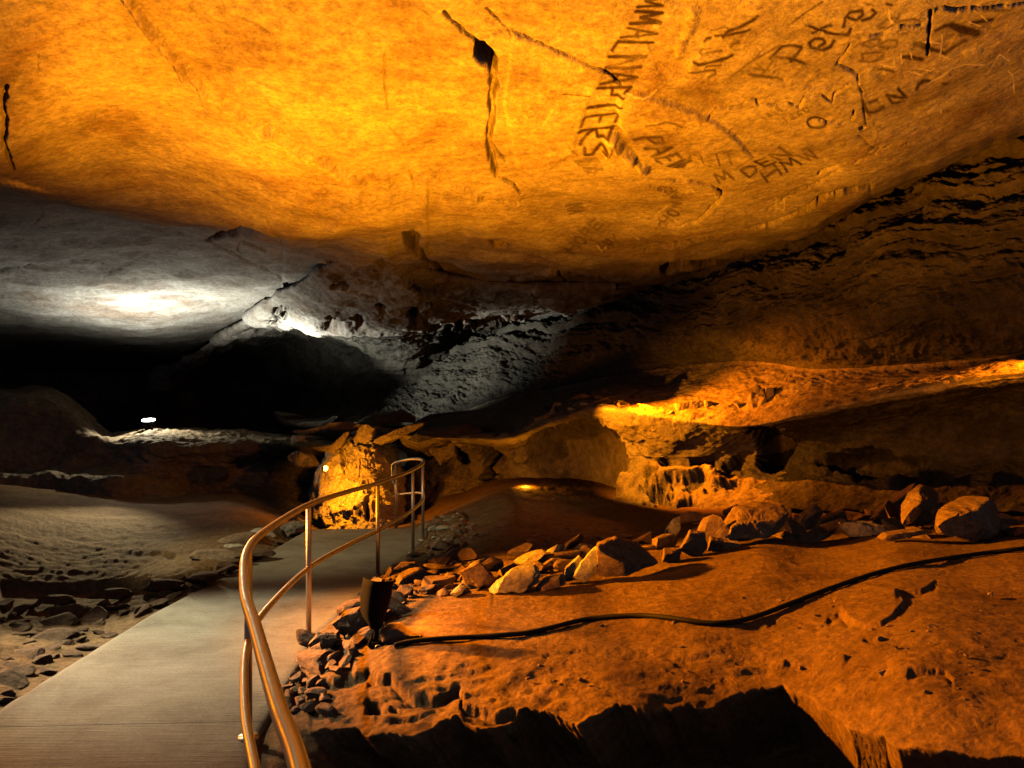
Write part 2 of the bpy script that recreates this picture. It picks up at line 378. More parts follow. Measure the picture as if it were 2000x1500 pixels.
    for _ in range(24):
        x, y = cr.uniform(-50, 2050), cr.uniform(-30, 430); a = cr.choice([.7, .7, 2.4, .2]) + cr.gauss(0, .35); pts = [(x, y)]
        for _k in range(cr.randint(3, 8)):
            a += cr.gauss(0, .35); q = cr.uniform(8, 24); x += math.cos(a) * q; y += math.sin(a) * q * .7; pts.append((x, y))
        L(pts, cr.uniform(.7, 1.2), cr.uniform(.08, .25), jit=1)
    for q in ([(786, 458), (806, 448), (822, 465), (815, 480), (832, 506), (812, 500), (792, 480)],
              [(712, 524), (745, 518), (795, 518), (792, 530), (775, 542), (750, 538)],
              [(648, 556), (688, 550), (670, 568), (652, 566)],
              [(404, 478), (430, 462), (470, 443), (500, 452), (530, 468), (500, 470), (470, 468)],
              [(952, 474), (975, 474), (998, 482), (990, 492), (965, 488)],
              [(800, 850 - 395), (810, 455), (806, 470), (798, 470)],
              [(530, 588), (560, 583), (572, 590), (545, 594)], [(535, 598), (560, 597), (572, 607), (550, 606)],
              [(1290, 528), (1330, 515), (1325, 528), (1300, 540)], [(1350, 515), (1380, 508), (1450, 508), (1440, 516), (1370, 520)]):
        hole.poly(q, 1, 2.5)
    # the long low ridge and other relief
    R_ = relief.line
    R_([(225, -38), (262, 20), (300, 65), (330, 97), (352, 125), (410, 180), (440, 205), (500, 246), (560, 280), (590, 300), (640, 325), (680, 348), (712, 358)], 6, 1, .9, jit=2)
    R_([(712, 358), (780, 336), (860, 364), (930, 385)], 8, .6, .9, jit=2)
    R_([(1355, 20), (1340, 60), (1325, 95)], 8, .25, .9, jit=1)
    R_([(1185, 300), (1195, 265), (1210, 290), (1235, 305), (1260, 330)], 7, 1.2, .9, jit=1)
    R_([(700, 365), (690, 400), (655, 445)], 8, .5, .9, jit=2)
    peel.poly([(1212, 172), (1250, 168), (1290, 185), (1330, 200), (1385, 222), (1420, 250), (1440, 270), (1470, 305), (1440, 330), (1390, 330), (1350, 300), (1335, 330), (1260, 320), (1210, 240), (1205, 200)], 1, 5)
    peel.poly([(1560, 120), (1600, 115), (1634, 124), (1675, 146), (1686, 184), (1690, 245), (1660, 300), (1500, 330), (1430, 260), (1385, 220), (1400, 205), (1480, 195), (1500, 165)], .25, 8)
    peel.poly([(1000, 55), (1090, 95), (1180, 133), (1150, 190), (1120, 300), (1050, 350), (1010, 330), (985, 200)], .5, 5)
    # ---- smoked and scratched lettering
    sn = soot.line
    LET = {'A': [[(0, 0), (.5, 1), (1, 0)], [(.22, .4), (.78, .4)]], 'B': [[(0, 0), (0, 1), (.8, .9), (.7, .55), (0, .5), (.9, .4), (.8, .05), (0, 0)]], 'C': [[(1, .85), (.6, 1), (.1, .75), (.1, .25), (.6, 0), (1, .15)]],
           'D': [[(0, 0), (0, 1), (.7, .85), (.95, .5), (.7, .1), (0, 0)]], 'E': [[(.9, 1), (0, 1), (0, 0), (.9, 0)], [(0, .5), (.7, .5)]], 'H': [[(0, 0), (0, 1)], [(1, 0), (1, 1)], [(0, .5), (1, .5)]],
           'I': [[(.5, 0), (.5, 1)]], 'L': [[(0, 1), (0, 0), (.8, 0)]], 'M': [[(0, 0), (.1, 1), (.5, .25), (.9, 1), (1, 0)]], 'N': [[(0, 0), (0, 1), (1, 0), (1, 1)]], 'P': [[(0, 0), (0, 1), (.8, .9), (.8, .55), (0, .45)]],
           'R': [[(0, 0), (0, 1), (.8, .9), (.8, .6), (0, .5), (1, 0)]], 'S': [[(.9, .9), (.4, 1), (.1, .75), (.8, .3), (.6, 0), (.05, .1)]], 'T': [[(0, 1), (1, 1)], [(.5, 1), (.5, 0)]], 'W': [[(0, 1), (.25, 0), (.5, .8), (.75, 0), (1, 1)]],
           'O': [[(.5, 0), (.1, .25), (.1, .75), (.5, 1), (.9, .75), (.9, .25), (.5, 0)]], 'Y': [[(0, 1), (.5, .5), (1, 1)], [(.5, .5), (.5, 0)]], '1': [[(.5, 0), (.5, 1)]], '8': [[(.5, .5), (.1, .75), (.5, 1), (.9, .75), (.5, .5), (.1, .2), (.5, 0), (.9, .2), (.5, .5)]],
           '5': [[(.9, 1), (.1, 1), (.1, .55), (.7, .6), (.8, .2), (.1, 0)]], '9': [[(.9, .6), (.3, .5), (.2, .85), (.7, 1), (.9, .6), (.8, 0)]], '6': [[(.8, 1), (.2, .6), (.2, .1), (.7, 0), (.8, .4), (.2, .45)]], '0': [[(.5, 0), (.1, .25), (.1, .75), (.5, 1), (.9, .75), (.9, .25), (.5, 0)]], '.': [[(.4, 0), (.5, .05)]], ' ': []}
    def word(txt, base, top, wd, v, lay=soot, fill=.72):
        base = np.array(base, float); top = np.array(top, float)
        def at(c, t):
            s = np.r_[0, np.cumsum(np.hypot(*np.diff(c, axis=0).T))]; s /= s[-1]
            return np.array([np.interp(t, s, c[:, 0]), np.interp(t, s, c[:, 1])])
        n = len(txt)
        for i, ch in enumerate(txt):
            for stroke in LET[ch]:
                pts = []
                for a, b in zip(stroke, stroke[1:] + [stroke[-1]]):
                    for k in range(4):
                        u = a[0] + (b[0] - a[0]) * k / 4; h = a[1] + (b[1] - a[1]) * k / 4
                        t = (i + .14 + fill * u) / n
                        pts.append(tuple(at(base, t) * (1 - h) + at(top, t) * h))
                lay.line(pts, wd, v * (.95 + .2 * math.sin(i * 2.1)), .95)
    word("MMALNAPIERS", [(1256, -22), (1238, 25), (1212, 66), (1193, 92), (1186, 112), (1180, 142), (1160, 180), (1148, 210), (1138, 240), (1128, 272), (1140, 300), (1150, 318)],
         [(1296, -20), (1294, 22), (1284, 55), (1270, 85), (1256, 110), (1244, 142), (1220, 178), (1210, 204), (1204, 228), (1196, 250), (1186, 280), (1180, 300)], 3.0, 1.1)
    word("WERNS", [(1120, 318), (1130, 325), (1150, 345)], [(1165, 312), (1172, 322), (1180, 338)], 1.6, .5)
    for q, wd, v in (([(1220, 655), (1340, 650), (1480, 650), (1490, 690), (1420, 720)], 2.2, .6), ([(1400, 610), (1540, 600)], 2.4, .6), ([(1280, 560), (1330, 580), (1480, 560), (1600, 530), (1650, 505)], 3, .8),
                     ([(1430, 420), (1360, 440), (1335, 465), (1350, 490), (1450, 460), (1550, 460)], 2.5, .6), ([(1640, 410), (1660, 385), (1710, 370)], 4, .6), ([(1380, 355), (1400, 325), (1440, 320)], 2.6, .7), ([(1490, 300), (1590, 290), (1700, 265), (1820, 250)], 2.8, .75),
                     ([(1560, 305), (1610, 250), (1760, 200), (1860, 145), (1900, 110)], 3, .85), ([(1450, 250), (1580, 205), (1610, 220), (1610, 260)], 2, .5), ([(1720, 670), (1850, 580), (1960, 450)], 1.8, .4), ([(1900, 40), (1940, 30)], 2, .4),
                     ([(820, 1185), (900, 1160), (1000, 1120), (1100, 1140), (1160, 1180)], 3, .55), ([(0, 885), (130, 892), (260, 900)], 1.6, .6), ([(90, 960), (160, 960), (230, 930)], 1.6, .35), ([(700, 330 + 670), (760, 1010)], 1, .1)):
        sn(Z(1100, 0, 5, q), wd, v * 1.15, .95)
    word("PAEW", [(1236, 262), (1262, 285), (1285, 308), (1320, 332)], [(1290, 258), (1312, 280), (1328, 300), (1352, 318)], 2.8, .8)
    word("LIT", [(1372, 322), (1410, 318), (1440, 316)], [(1366, 298), (1405, 292), (1432, 288)], 1.8, .6)
    word("M", [(1400, 362), (1438, 350)], [(1388, 346), (1420, 334)], 2.4, .7)
    word("DEN", [(1460, 352), (1500, 328), (1552, 302)], [(1442, 338), (1482, 314), (1526, 286)], 2.4, .8)
    word("HMW", [(1494, 362), (1545, 336), (1608, 306)], [(1482, 346), (1530, 318), (1584, 288)], 2.4, .8)
    word("1859", [(1492, 236), (1530, 212)], [(1484, 228), (1520, 200)], 1.3, .5)
    word("1860", [(1532, 246), (1585, 212)], [(1524, 236), (1576, 202)], 1.5, .6)
    word("HOWARD", [(1300, 444), (1328, 425), (1332, 395), (1320, 372), (1285, 366)], [(1285, 432), (1308, 415), (1312, 395), (1304, 382), (1278, 376)], 1.7, .65)
    word("NA", [(1105, 405), (1112, 428)], [(1136, 402), (1142, 422)], 1.8, .6)
    word("HOPE", [(1120, 510), (1140, 490), (1160, 465), (1180, 440)], [(1100, 495), (1118, 475), (1140, 450), (1165, 432)], 2.6, .45)
    word("HOY", [(1178, 502), (1215, 478)], [(1168, 488), (1200, 464)], 1.8, .6)
    word("TOLD", [(1010, 250), (1095, 170)], [(1002, 238), (1080, 160)], 1.4, .35)
    t = [1595 + 18 * math.cos(a / 3) for a in range(20)]; u = [240 + 11 * math.sin(a / 3) for a in range(20)]
    sn(list(zip(t, u)), 2.4, .8)
    for q, wd, v in (([(20, 440), (60, 400), (110, 355), (200, 345), (262, 358), (235, 410), (180, 470)], 3, .75), ([(70, 432), (180, 450), (285, 482)], 3, .7), ([(395, 355), (445, 325), (430, 290), (370, 288), (325, 320), (335, 360), (420, 372), (490, 345), (515, 300)], 3, .8),
                     ([(325, 188), (400, 212), (470, 235), (560, 252), (630, 248), (645, 205)], 3.2, .8), ([(490, 178), (420, 200), (350, 240)], 3.2, .7), ([(590, 185), (605, 120), (640, 75), (735, 60), (740, 100), (690, 135), (625, 115)], 3, .75), ([(735, 135), (800, 118), (842, 80), (815, 55)], 3, .8),
                     ([(750, 5), (820, 20)], 2.6, .5), ([(930, 5), (965, 12)], 3, .7), ([(185, 170), (230, 135), (330, 62), (425, 0)], 2, .6), ([(860, 185), (930, 130), (1010, 115), (1030, 150), (950, 190), (870, 195)], 3, .45), ([(1030, 150), (1120, 130), (1180, 145)], 2.4, .5),
                     ([(730, 320), (800, 290), (880, 290), (860, 340), (800, 350), (740, 330)], 2.8, .45), ([(880, 330), (940, 292), (1010, 300), (1005, 350), (930, 368), (870, 350)], 2.8, .5), ([(1010, 230), (1060, 205), (1110, 215), (1080, 245), (1020, 250), (1010, 230)], 2.2, .4),
                     ([(735, 400), (740, 470)], 2.6, .5), ([(740, 410), (840, 400), (910, 410), (880, 460), (800, 485), (720, 480)], 2.6, .5),
                     ([(1150, 342), (1200, 352), (1280, 388)], 5, 1), ([(1280, 388), (1380, 425), (1460, 370), (1540, 320)], 3.6, .7), ([(1310, 240), (1380, 200), (1450, 190), (1540, 215)], 4, .7), ([(1440, 200), (1540, 240), (1630, 262)], 7, 1), ([(1600, 180), (1680, 165), (1750, 158)], 3.6, .8),
                     ([(1060, 440), (1120, 450), (1200, 465)], 4.5, .8), ([(860, 545), (900, 540), (980, 560)], 3, .6), ([(1110, 545), (1180, 560), (1220, 590)], 1, .1),
                     ([(930, 742), (1000, 745), (1085, 768), (1050, 720), (1020, 690)], 3, .9), ([(940, 750), (975, 808), (1030, 805)], 3, .8), ([(742, 790), (760, 850), (780, 880), (830, 880), (905, 838)], 3, .7), ([(790, 805), (850, 785)], 2.6, .7), ([(780, 880), (800, 910)], 2, .5),
                     ([(1160, 690), (1180, 650), (1215, 632), (1260, 630)], 3, .8), ([(1365, 655), (1395, 658)], 3, .6), ([(1700, 60), (1850, 80), (1930, 50)], 3, .35)):
        sn(Z(1500, 0, 4, q), wd, v * 1.15, .95)
    for q, wd, v in (([(925, 285), (985, 292), (1055, 302)], 3, .7), ([(965, 292), (1000, 260), (1030, 215)], 2.6, .5), ([(945, 262), (1005, 270)], 2.4, .5), ([(860, 290), (900, 255), (1045, 170)], 2, .5), ([(770, 225), (860, 140), (960, 45)], .5, .1)):
        sn(Z(1000, 0, 2, q), wd, v, .75)
    sc = scr.line
    for q in ([(945, 45), (940, 120), (990, 170)], [(1360, 270), (1355, 360), (1345, 445)], [(1040, 415), (1045, 495)], [(980, 455), (990, 525), (880, 505)], [(1110, 400), (1125, 460)], [(1245, 665), (1270, 640), (1370, 590), (1430, 540), (1550, 510), (1700, 525)],
              [(1210, 325), (1340, 335)], [(1700, 600), (1760, 520), (1810, 450), (1890, 500)], [(1880, 570), (1915, 600), (1920, 740)], [(1250, 895), (1290, 850), (1320, 830)], [(1355, 870), (1350, 915)], [(1570, 170), (1660, 205)], [(1660, 110), (1710, 165)],
              [(1170, 540), (1270, 555), (1300, 530)], [(1100, 560), (1210, 590)], [(1360, 440), (1420, 465)]):
        sc(Z(1500, 0, 4, q), 1.0, .8, .6)
    for q in ([(430, 345), (455, 340), (540, 350), (565, 328)], [(330, 360), (340, 380)], [(680, 760), (700, 740), (715, 765)], [(755, 770), (790, 765), (800, 790)], [(1030, 780), (1030, 830)], [(1065, 790), (1062, 820), (1030, 815)], [(330, 980), (350, 1000), (370, 985)], [(560, 850), (600, 820)], [(480, 935), (495, 945)],
              [(625, 30), (640, 10)], [(1470, 20), (1480, 80)], [(120, 480), (160, 420)]):
        sc(Z(1000, 0, 2, q), 1.0, .7, .6)
    Y = H * F / (HZ - GY); X = (GX - 1000) / F * Y
    p = st(X, Y, X * 0)
    z = CH + H
    z = z + .085 * fbm(p * .35 + 5, 4) + .018 * fbm(p * 2.2, 4) + .006 * fbm(p * 9, 3)
    fl = fbm(p * 1.3 + 9, 4)                                       # thin scaled-off sheets
    z = z + .006 * smooth(.02, .05, fl) + .004 * smooth(-.16, -.14, fl) + .004 * smooth(.22, .235, fl)
    far = smooth(8, 11, Y)
    z = z + far * (.10 * fbm(p * st(X * 0 + .5, X * 0 + .9, X * 0) + 30, 5, .55) + .05 * fbm(p * .9 + 3, 4, ridge=True))
    z = z + .10 * ck.a * np.clip(Y / 7, .7, 1.1) + .30 * hole.a * (.8 + .4 * fbm(p * 6, 3)) - .085 * relief.a * (.7 + .8 * fbm(p * 5, 3)) - .03 * peel.a
    sa = np.clip(soot.a * 1.25, 0, 1) * (1 - .35 * smooth(0, .4, fbm(p * 3 + 40, 3)))
    return mesh_from("cave_ceiling", st(X, Y, z), grid_faces(*GX.shape), M_CEIL, attrs={"soot": sa, "scratch": scr.a})
tag(build_ceiling(), kind="structure")

# ------------------------------------------------------------------ FLOOR
fl_ctl = [(0, 1450, -.05), (300, 1300, -.05), (480, 1200, -.05), (650, 1100, -.05), (720, 1045, -.05), (250, 1450, -.05), (450, 1500, -.05), (0, 2000, -.05), (450, 2500, -.05), (0, 3200, -.05), (560, 1280, -.04),
          (0, 1260, -.04), (0, 1160, -.10), (200, 1180, -.16), (300, 1090, .02), (100, 1090, .02), (500, 1050, .08), (300, 1020, .08), (0, 1020, .3), (-500, 1100, .5), (200, 970, .15), (0, 900, .3), (500, 940, .0), (-700, 1400, .1),
          (960, 1165, .22), (1300, 1095, .36), (1500, 1065, .47), (1750, 1062, .55), (2000, 1065, .62), (740, 1265, .15), (1000, 1240, .22), (1500, 1220, .35), (2000, 1200, .6), (1300, 1320, .25), (1800, 1350, .5), (2600, 1200, .9), (2000, 1480, .45), (660, 1290, .08), (590, 1340, .02),
          (1050, 1040, .2), (1300, 1020, .2), (1600, 1010, .25), (1900, 1000, .4), (2300, 1000, .5), (900, 1050, .12), (1010, 965, .42), (880, 1000, .15), (1200, 985, .3),
          (700, 1012, -.35), (650, 990, -.55), (800, 985, -.3), (600, 955, -.5), (1000, 1460, .12), (1500, 1480, .12), (700, 1460, 0), (700, 1700, -.1), (1500, 2000, .1), (2600, 2000, .6), (1000, 3200, -.1), (2600, 3200, .2), (700, 885, -.3), (300, 885, 0), (1200, 885, .3), (-700, 885, .4), (2600, 885, .6)]
zbase = rbf([c[:2] for c in fl_ctl], [c[2] for c in fl_ctl])
def depth_at(px, py): return float((CH - zbase(px, py)) * F / (py - HZ))
def G(px, py): d = depth_at(px, py); return P(px, py, d)
PATH_L = [(-3.2, 0.3), (-2.95, 2.5), (-2.83, 4.2), (-2.87, 5), (-2.92, 6.3), (-2.86, 7.7), (-2.83, 8.9), (-2.82, 10.5), (-2.9, 12.2), (-3.2, 14)]
PATH_R = [(0.6, 0.3), (-.42, 1.5), (-.72, 2.1), (-1.1, 3.0), (-1.30, 3.9), (-1.42, 5.5), (-1.34, 6.7), (-1.25, 8), (-1.08, 9.8), (-1.3, 12.2), (-1.8, 14)]
def build_floor():
    gx = np.concatenate([np.arange(-1400, -60, 16), np.arange(-60, 2060, 2.2), np.arange(2060, 3400, 16)])
    gy = np.concatenate([np.arange(852, 960, 2.5), np.arange(960, 1560, 2.2), np.arange(1560, 3400, 14)])
    GX, GY = np.meshgrid(gx, gy)
    z0 = zbase(GX, GY); Y = (CH - z0) * F / (GY - HZ); X = (GX - 1000) / F * Y
    p = st(X, Y, X * 0)
    onpath = (X > np.interp(Y, [b for a, b in PATH_L], [a for a, b in PATH_L]) - .0) & (X < np.interp(Y, [b for a, b in PATH_R], [a for a, b in PATH_R]) + .0)
    dl = np.maximum(np.interp(Y, [b for a, b in PATH_L], [a for a, b in PATH_L]) - X, X - np.interp(Y, [b for a, b in PATH_R], [a for a, b in PATH_R]))
    off = smooth(0.0, .35, dl)
    right = smooth(-.2, .4, X + 1.2) ; left = 1 - smooth(-3.2, -2.6, X)
    # broken foreground edge, shadow side
    bx = [300, 480, 570, 640, 690, 717, 792, 845, 862, 890, 945, 975, 1030, 1085, 1130, 1160, 1210, 1260, 1300, 1350, 1395, 1415, 1450, 1530, 1575, 1625, 1660, 1725, 1750, 1800, 2000, 2500]
    by = [1600, 1500, 1420, 1420, 1420, 1444, 1443, 1425, 1405, 1404, 1424, 1400, 1372, 1393, 1418, 1403, 1380, 1398, 1384, 1378, 1383, 1364, 1356, 1338, 1363, 1393, 1428, 1438, 1462, 1468, 1485, 1600]
    j = 6 * perlin(st(GX / 26, GY / 50, GX * 0)) + 3 * perlin(st(GX / 10, GY / 40, GX * 0 + 9))
    j = j * (1 - .85 * smooth(1500, 1590, GX))
    dy = GY - np.interp(GX, bx, by) - j
    z = z0.copy()
    ud = smooth(-3, 22, dy) * smooth(-.2, .3, X + .95)
    z -= (.45 + .3 * smooth(1.4, 2.6, X) + .08 * fbm(p * 2.4, 4)) * ud
    sh = ud * np.exp(-np.maximum(dy + j - 22, 0) / 160)
    # slab plates and little scarps facing the viewer
    SJ = 3 * perlin(st(GX / 22, GY / 30, GX * 0 + 2)) + 1.2 * perlin(st(GX / 8, GY / 30, GX * 0 + 5))
    def scarp(pts, h, Ld, j=1.):
        pts = sorted(pts); px = [a for a, b in pts]; py = [b for a, b in pts]
        jj = j * SJ
        d = GY - np.interp(GX, px, py) - jj
        m = smooth(px[0] - 4, px[0] + 6, GX) * (1 - smooth(px[-1] - 6, px[-1] + 4, GX))
        return -h * m * smooth(-2, 5, d) * np.exp(-np.maximum(d, 0) / Ld)
    z += scarp([(718, 1312), (750, 1322), (762, 1319), (780, 1332), (812, 1346), (855, 1348), (897, 1326), (905, 1362), (970, 1378), (1010, 1371)], 0.072, 26)
    z += scarp([(604, 1331), (660, 1319), (722, 1298)], 0.061, 30)
    z += scarp([(575, 1300), (640, 1285), (690, 1288)], 0.055, 18)
    z += scarp([(600, 1375), (640, 1390), (700, 1392), (760, 1402), (800, 1392), (850, 1368), (880, 1392)], 0.028, 18)
    z += scarp([(1500, 1216), (1530, 1213), (1560, 1207), (1600, 1212)], 0.019, 10)
    z += scarp([(1616, 1206), (1638, 1196), (1662, 1212)], 0.033, 10)
    z += scarp([(1750, 1156), (1775, 1152), (1800, 1150), (1830, 1130)], 0.028, 14)
    z += scarp([(1775, 1310), (1820, 1306), (1850, 1304), (1862, 1318)], 0.033, 14)
    z += scarp([(1270, 1360), (1310, 1362), (1335, 1358)], 0.028, 10)
    z += scarp([(1060, 1278), (1090, 1274), (1150, 1266), (1200, 1272), (1240, 1278)], 0.019, 12)
    z += scarp([(230, 1083), (270, 1079), (320, 1080), (345, 1086)], 0.033, 12)
    z += scarp([(0, 1136), (120, 1140), (240, 1134), (350, 1128), (420, 1108)], 0.088, 45)
    z += scarp([(900, 1060), (960, 1068), (1050, 1062), (1140, 1052), (1270, 1046)], 0.033, 14)
    z += scarp([(960, 1132), (1030, 1100), (1100, 1088), (1180, 1092)], 0.066, 18)
    for cx, cy, rx, ry, h in ((730, 1372, 14, 16, .12), (768, 1374, 6, 6, .05), (655, 1275, 24, 12, .08), (585, 1352, 14, 24, .12), (1520, 1300, 14, 8, -.02), (1700, 1250, 12, 5, .03), (1640, 1290, 12, 6, -.02), (1450, 1310, 30, 6, -.02)):
        z -= h * np.exp(-((GX - cx) / rx) ** 4 - ((GY - cy) / ry) ** 4)
    # dinner-plate slab lying on the dirt
    ly = Layer(gx, gy); ly.poly([(1640, 1188), (1700, 1163), (1752, 1152), (1768, 1175), (1745, 1205), (1720, 1222), (1690, 1228), (1660, 1215)], 1, 2); z += .035 * ly.a * .6
    rough = .5 + .5 * smooth(-.2, .3, fbm(p * .7 + 8, 3))
    z += off * (.030 * fbm(p * 1.3, 4) + .012 * fbm(p * 5, 4) * rough + .004 * fbm(p * 22, 3))
    fr = smooth(1270, 1340, GY + 30 * perlin(st(GX / 80, GY / 40, GX * 0))) * right * (1 - smooth(1080, 1250, GX))      # foreground broken plates
    tl = fbm(st(X * .9 + Y * .4, Y * 1.7 - X * .5, X * 0) + 3, 4)
    hh = (tl * 1.1 + .15 * fbm(p * 4.5, 3)) * 3.4; fl_ = np.floor(hh); z += fr * off * (.014 * (fl_ + smooth(.6, 1, hh - fl_)) + .009 * fbm(p * 9, 4, .6))
    pits = fbm(p * 7 + 50, 3); z += -.004 * smooth(.25, .42, pits) * smooth(1200, 1270, GY) * smooth(1350, 1550, GX)
    lf = left * smooth(990, 1030, GY) * (1 - smooth(1120, 1150, GY))
    z += lf * (.022 * fbm(p * st(X * 0 + 1.2, X * 0 + 2.5, X * 0), 5, .6, ridge=True) + .02 * fbm(p * 8, 3))
    z += left * smooth(1130, 1200, GY) * off * (.03 * fbm(p * 3.2 + 3, 5, .6, ridge=True))
    z = np.where(onpath, np.minimum(z, -.04), z); z = np.minimum(z, np.where(dl < .12, .02, 9))
    X = X + (.22 + .4 * smooth(1.2, 2.2, X)) * sh; Y = Y + .42 * sh                          # the broken lip overhangs
    q3 = st(X, Y, z); k3 = off * smooth(1200, 1300, GY)
    X = X + k3 * .03 * fbm(q3 * 6 + 20, 5, .6); Y = Y + k3 * .04 * fbm(q3 * 6 + 60, 5, .6); z = z + k3 * .03 * fbm(q3 * 4 + 80, 3)
    z -= .10 * smooth(11.3, 13, Y) * (1 - smooth(1, 2, np.abs(X + 2)))
    return mesh_from("cave_floor", st(X, Y, z), grid_faces(*GX.shape, flip=True), M_DIRT)
floor = tag(build_floor(), kind="structure")

# ------------------------------------------------------------------ PATH
def build_path():
    ys = np.concatenate([np.arange(.3, 10.8, .04), np.arange(10.8, 14, .05)])
    jn = [1.0, 4.02, 7.1, 10.2]
    ys = np.sort(np.concatenate([ys] + [[q - .012, q - .006, q, q + .006, q + .012] for q in jn])); rows = []
    for y in ys:
        xl = np.interp(y, [b for a, b in PATH_L], [a for a, b in PATH_L]); xr = np.interp(y, [b for a, b in PATH_R], [a for a, b in PATH_R])
        zz = -.0 - .20 * max(0, y - 10.6) ** 1.2 * .9
        t = np.linspace(0, 1, 60); x = xl + (xr - xl) * t
        yy = y + .09 * (t - .5)
        e = .012 * perlin(st(np.array([y * 6.]), np.array([0.]), np.array([0.])))[0]
        z = zz + .012 * (1 - smooth(.0, .03, np.minimum(t, 1 - t))) * -1 + 0 * x
        x[0] += e; x[-1] -= e
        rows.append(np.concatenate([[[x[0] - .02, yy[0], zz - .12]], st(x, yy, z), [[x[-1] + .02, yy[-1], zz - .12]]]))
    V = np.array(rows)
    for q in jn:
        i = np.argmin(abs(ys - q)); V[i, 1:-1, 2] -= .024
    return mesh_from("path", V, grid_faces(V.shape[0], V.shape[1], flip=True), M_CONC)
tag(build_path(), kind="structure")

# ------------------------------------------------------------------ WALL LOFTS
def hermite(xs, vals, xq):
    """cubic through columns; vals (n, k, c)"""
    xs = np.array(xs, float); v = np.array(vals, float)
    m = np.gradient(v, xs, axis=0) * .85
    i = np.clip(np.searchsorted(xs, xq) - 1, 0, len(xs) - 2); h = (xs[i + 1] - xs[i])
    t = ((xq - xs[i]) / h); sh = (-1,) + (1,) * (v.ndim - 1)
    t = t.reshape(sh); h = h.reshape(sh)
    return (2*t**3 - 3*t**2 + 1) * v[i] + (t**3 - 2*t**2 + t) * h * m[i] + (-2*t**3 + 3*t**2) * v[i + 1] + (t**3 - t**2) * h * m[i + 1]
def loft(name, cols, nx, ny, mat, disp, rows_t=None):
    cols = sorted(cols, key=lambda c: c[0]); xs = [c[0] for c in cols]; v = [c[1] for c in cols]
    v = [[(a[0], math.log(a[1])) for a in c] for c in v]
    xq = np.linspace(xs[0], xs[-1], nx); a = hermite(xs, v, xq)                      # nx, k, 2
    k = a.shape[1]; tq = np.linspace(0, k - 1, ny)
    b = hermite(np.arange(k), np.moveaxis(a, 1, 0), tq)                              # ny, nx, 2
    py = b[..., 0]; Y = np.exp(b[..., 1]); PX = np.broadcast_to(xq, py.shape)
    X = (PX - 1000) / F * Y; Zz = CH + (HZ - py) / F * Y
    p = st(X, Y, Zz)
    n = np.cross(np.gradient(p, axis=1), np.gradient(p, axis=0)); n /= np.linalg.norm(n, axis=-1)[..., None] + 1e-9
    vd = p - np.array([0, 0, CH]); s = np.sign((n * vd).sum(-1)); n = -n * s[..., None]      # towards the open side
    # keep the sign consistent
    T = np.broadcast_to(tq[:, None], py.shape)
    p = p + n * disp(p, PX, py, T)[..., None]
    return mesh_from(name, p, grid_faces(*py.shape), mat)

wall_cols = [
 (2700, [(0, 6.6), (250, 6.4), (500, 6.4), (690, 6.8), (715, 6.2), (740, 5.3), (800, 6.0), (920, 6.2), (1010, 5.4)]),
 (2300, [(110, 7.8), (330, 7.3), (520, 7.2), (690, 7.6), (715, 6.9), (740, 6.1), (800, 6.8), (920, 7.1), (1005, 6.3)]),
 (2000, [(190, 9.0), (400, 8.1), (560, 7.9), (690, 8.5), (712, 7.9), (738, 7.2), (790, 8.4), (910, 8.6), (1002, 7.9)]),
 (1800, [(280, 10.4), (460, 9.1), (600, 8.9), (705, 9.6), (735, 9.0), (762, 8.2), (810, 9.3), (912, 9.5), (1002, 8.8)]),
 (1600, [(410, 12.2), (530, 10.6), (620, 10.4), (715, 10.8), (765, 10.1), (802, 9.4), (840, 10.5), (905, 10.7), (1002, 9.8)]),
 (1460, [(475, 13.6), (565, 12.0), (640, 11.7), (700, 12.2), (770, 11.2), (832, 10.3), (850, 11.2), (905, 11.4), (1004, 10.3)]),
 (1300, [(545, 16), (605, 14.3), (660, 13.9), (716, 14.1), (768, 12.6), (812, 11.3), (850, 11.7), (905, 11.9), (1005, 10.8)]),
 (1160, [(588, 18), (640, 15.9), (690, 15.3), (738, 15.2), (770, 13.2), (795, 11.7), (845, 12.3), (905, 12.7), (1005, 11.2)]),
 (1080, [(600, 20), (650, 17.5), (700, 16.6), (755, 16), (795, 13.8), (822, 12), (860, 13.2), (920, 13.7), (1005, 11.9)]),
 (1000, [(622, 22), (662, 18.6), (710, 17.6), (768, 16.8), (825, 14.2), (853, 12.3), (880, 14.0), (940, 14.4), (1005, 12.8)]),
 (900, [(655, 24), (690, 20.5), (740, 19), (800, 17.8), (838, 15), (856, 12.8), (880, 14.8), (945, 15.2), (1000, 14)]),
 (800, [(670, 26), (705, 22.5), (765, 20.5), (825, 18.4), (842, 16), (853, 13.6), (885, 15.6), (950, 16), (1000, 15)]),
 (700, [(690, 27), (730, 24), (775, 22), (812, 20), (822, 19), (832, 17), (860, 18), (930, 18), (1000, 16.5)]),
 (600, [(700, 30), (745, 27), (790, 24), (815, 23), (822, 22.5), (830, 21), (860, 22), (930, 22), (1000, 20)]),
]
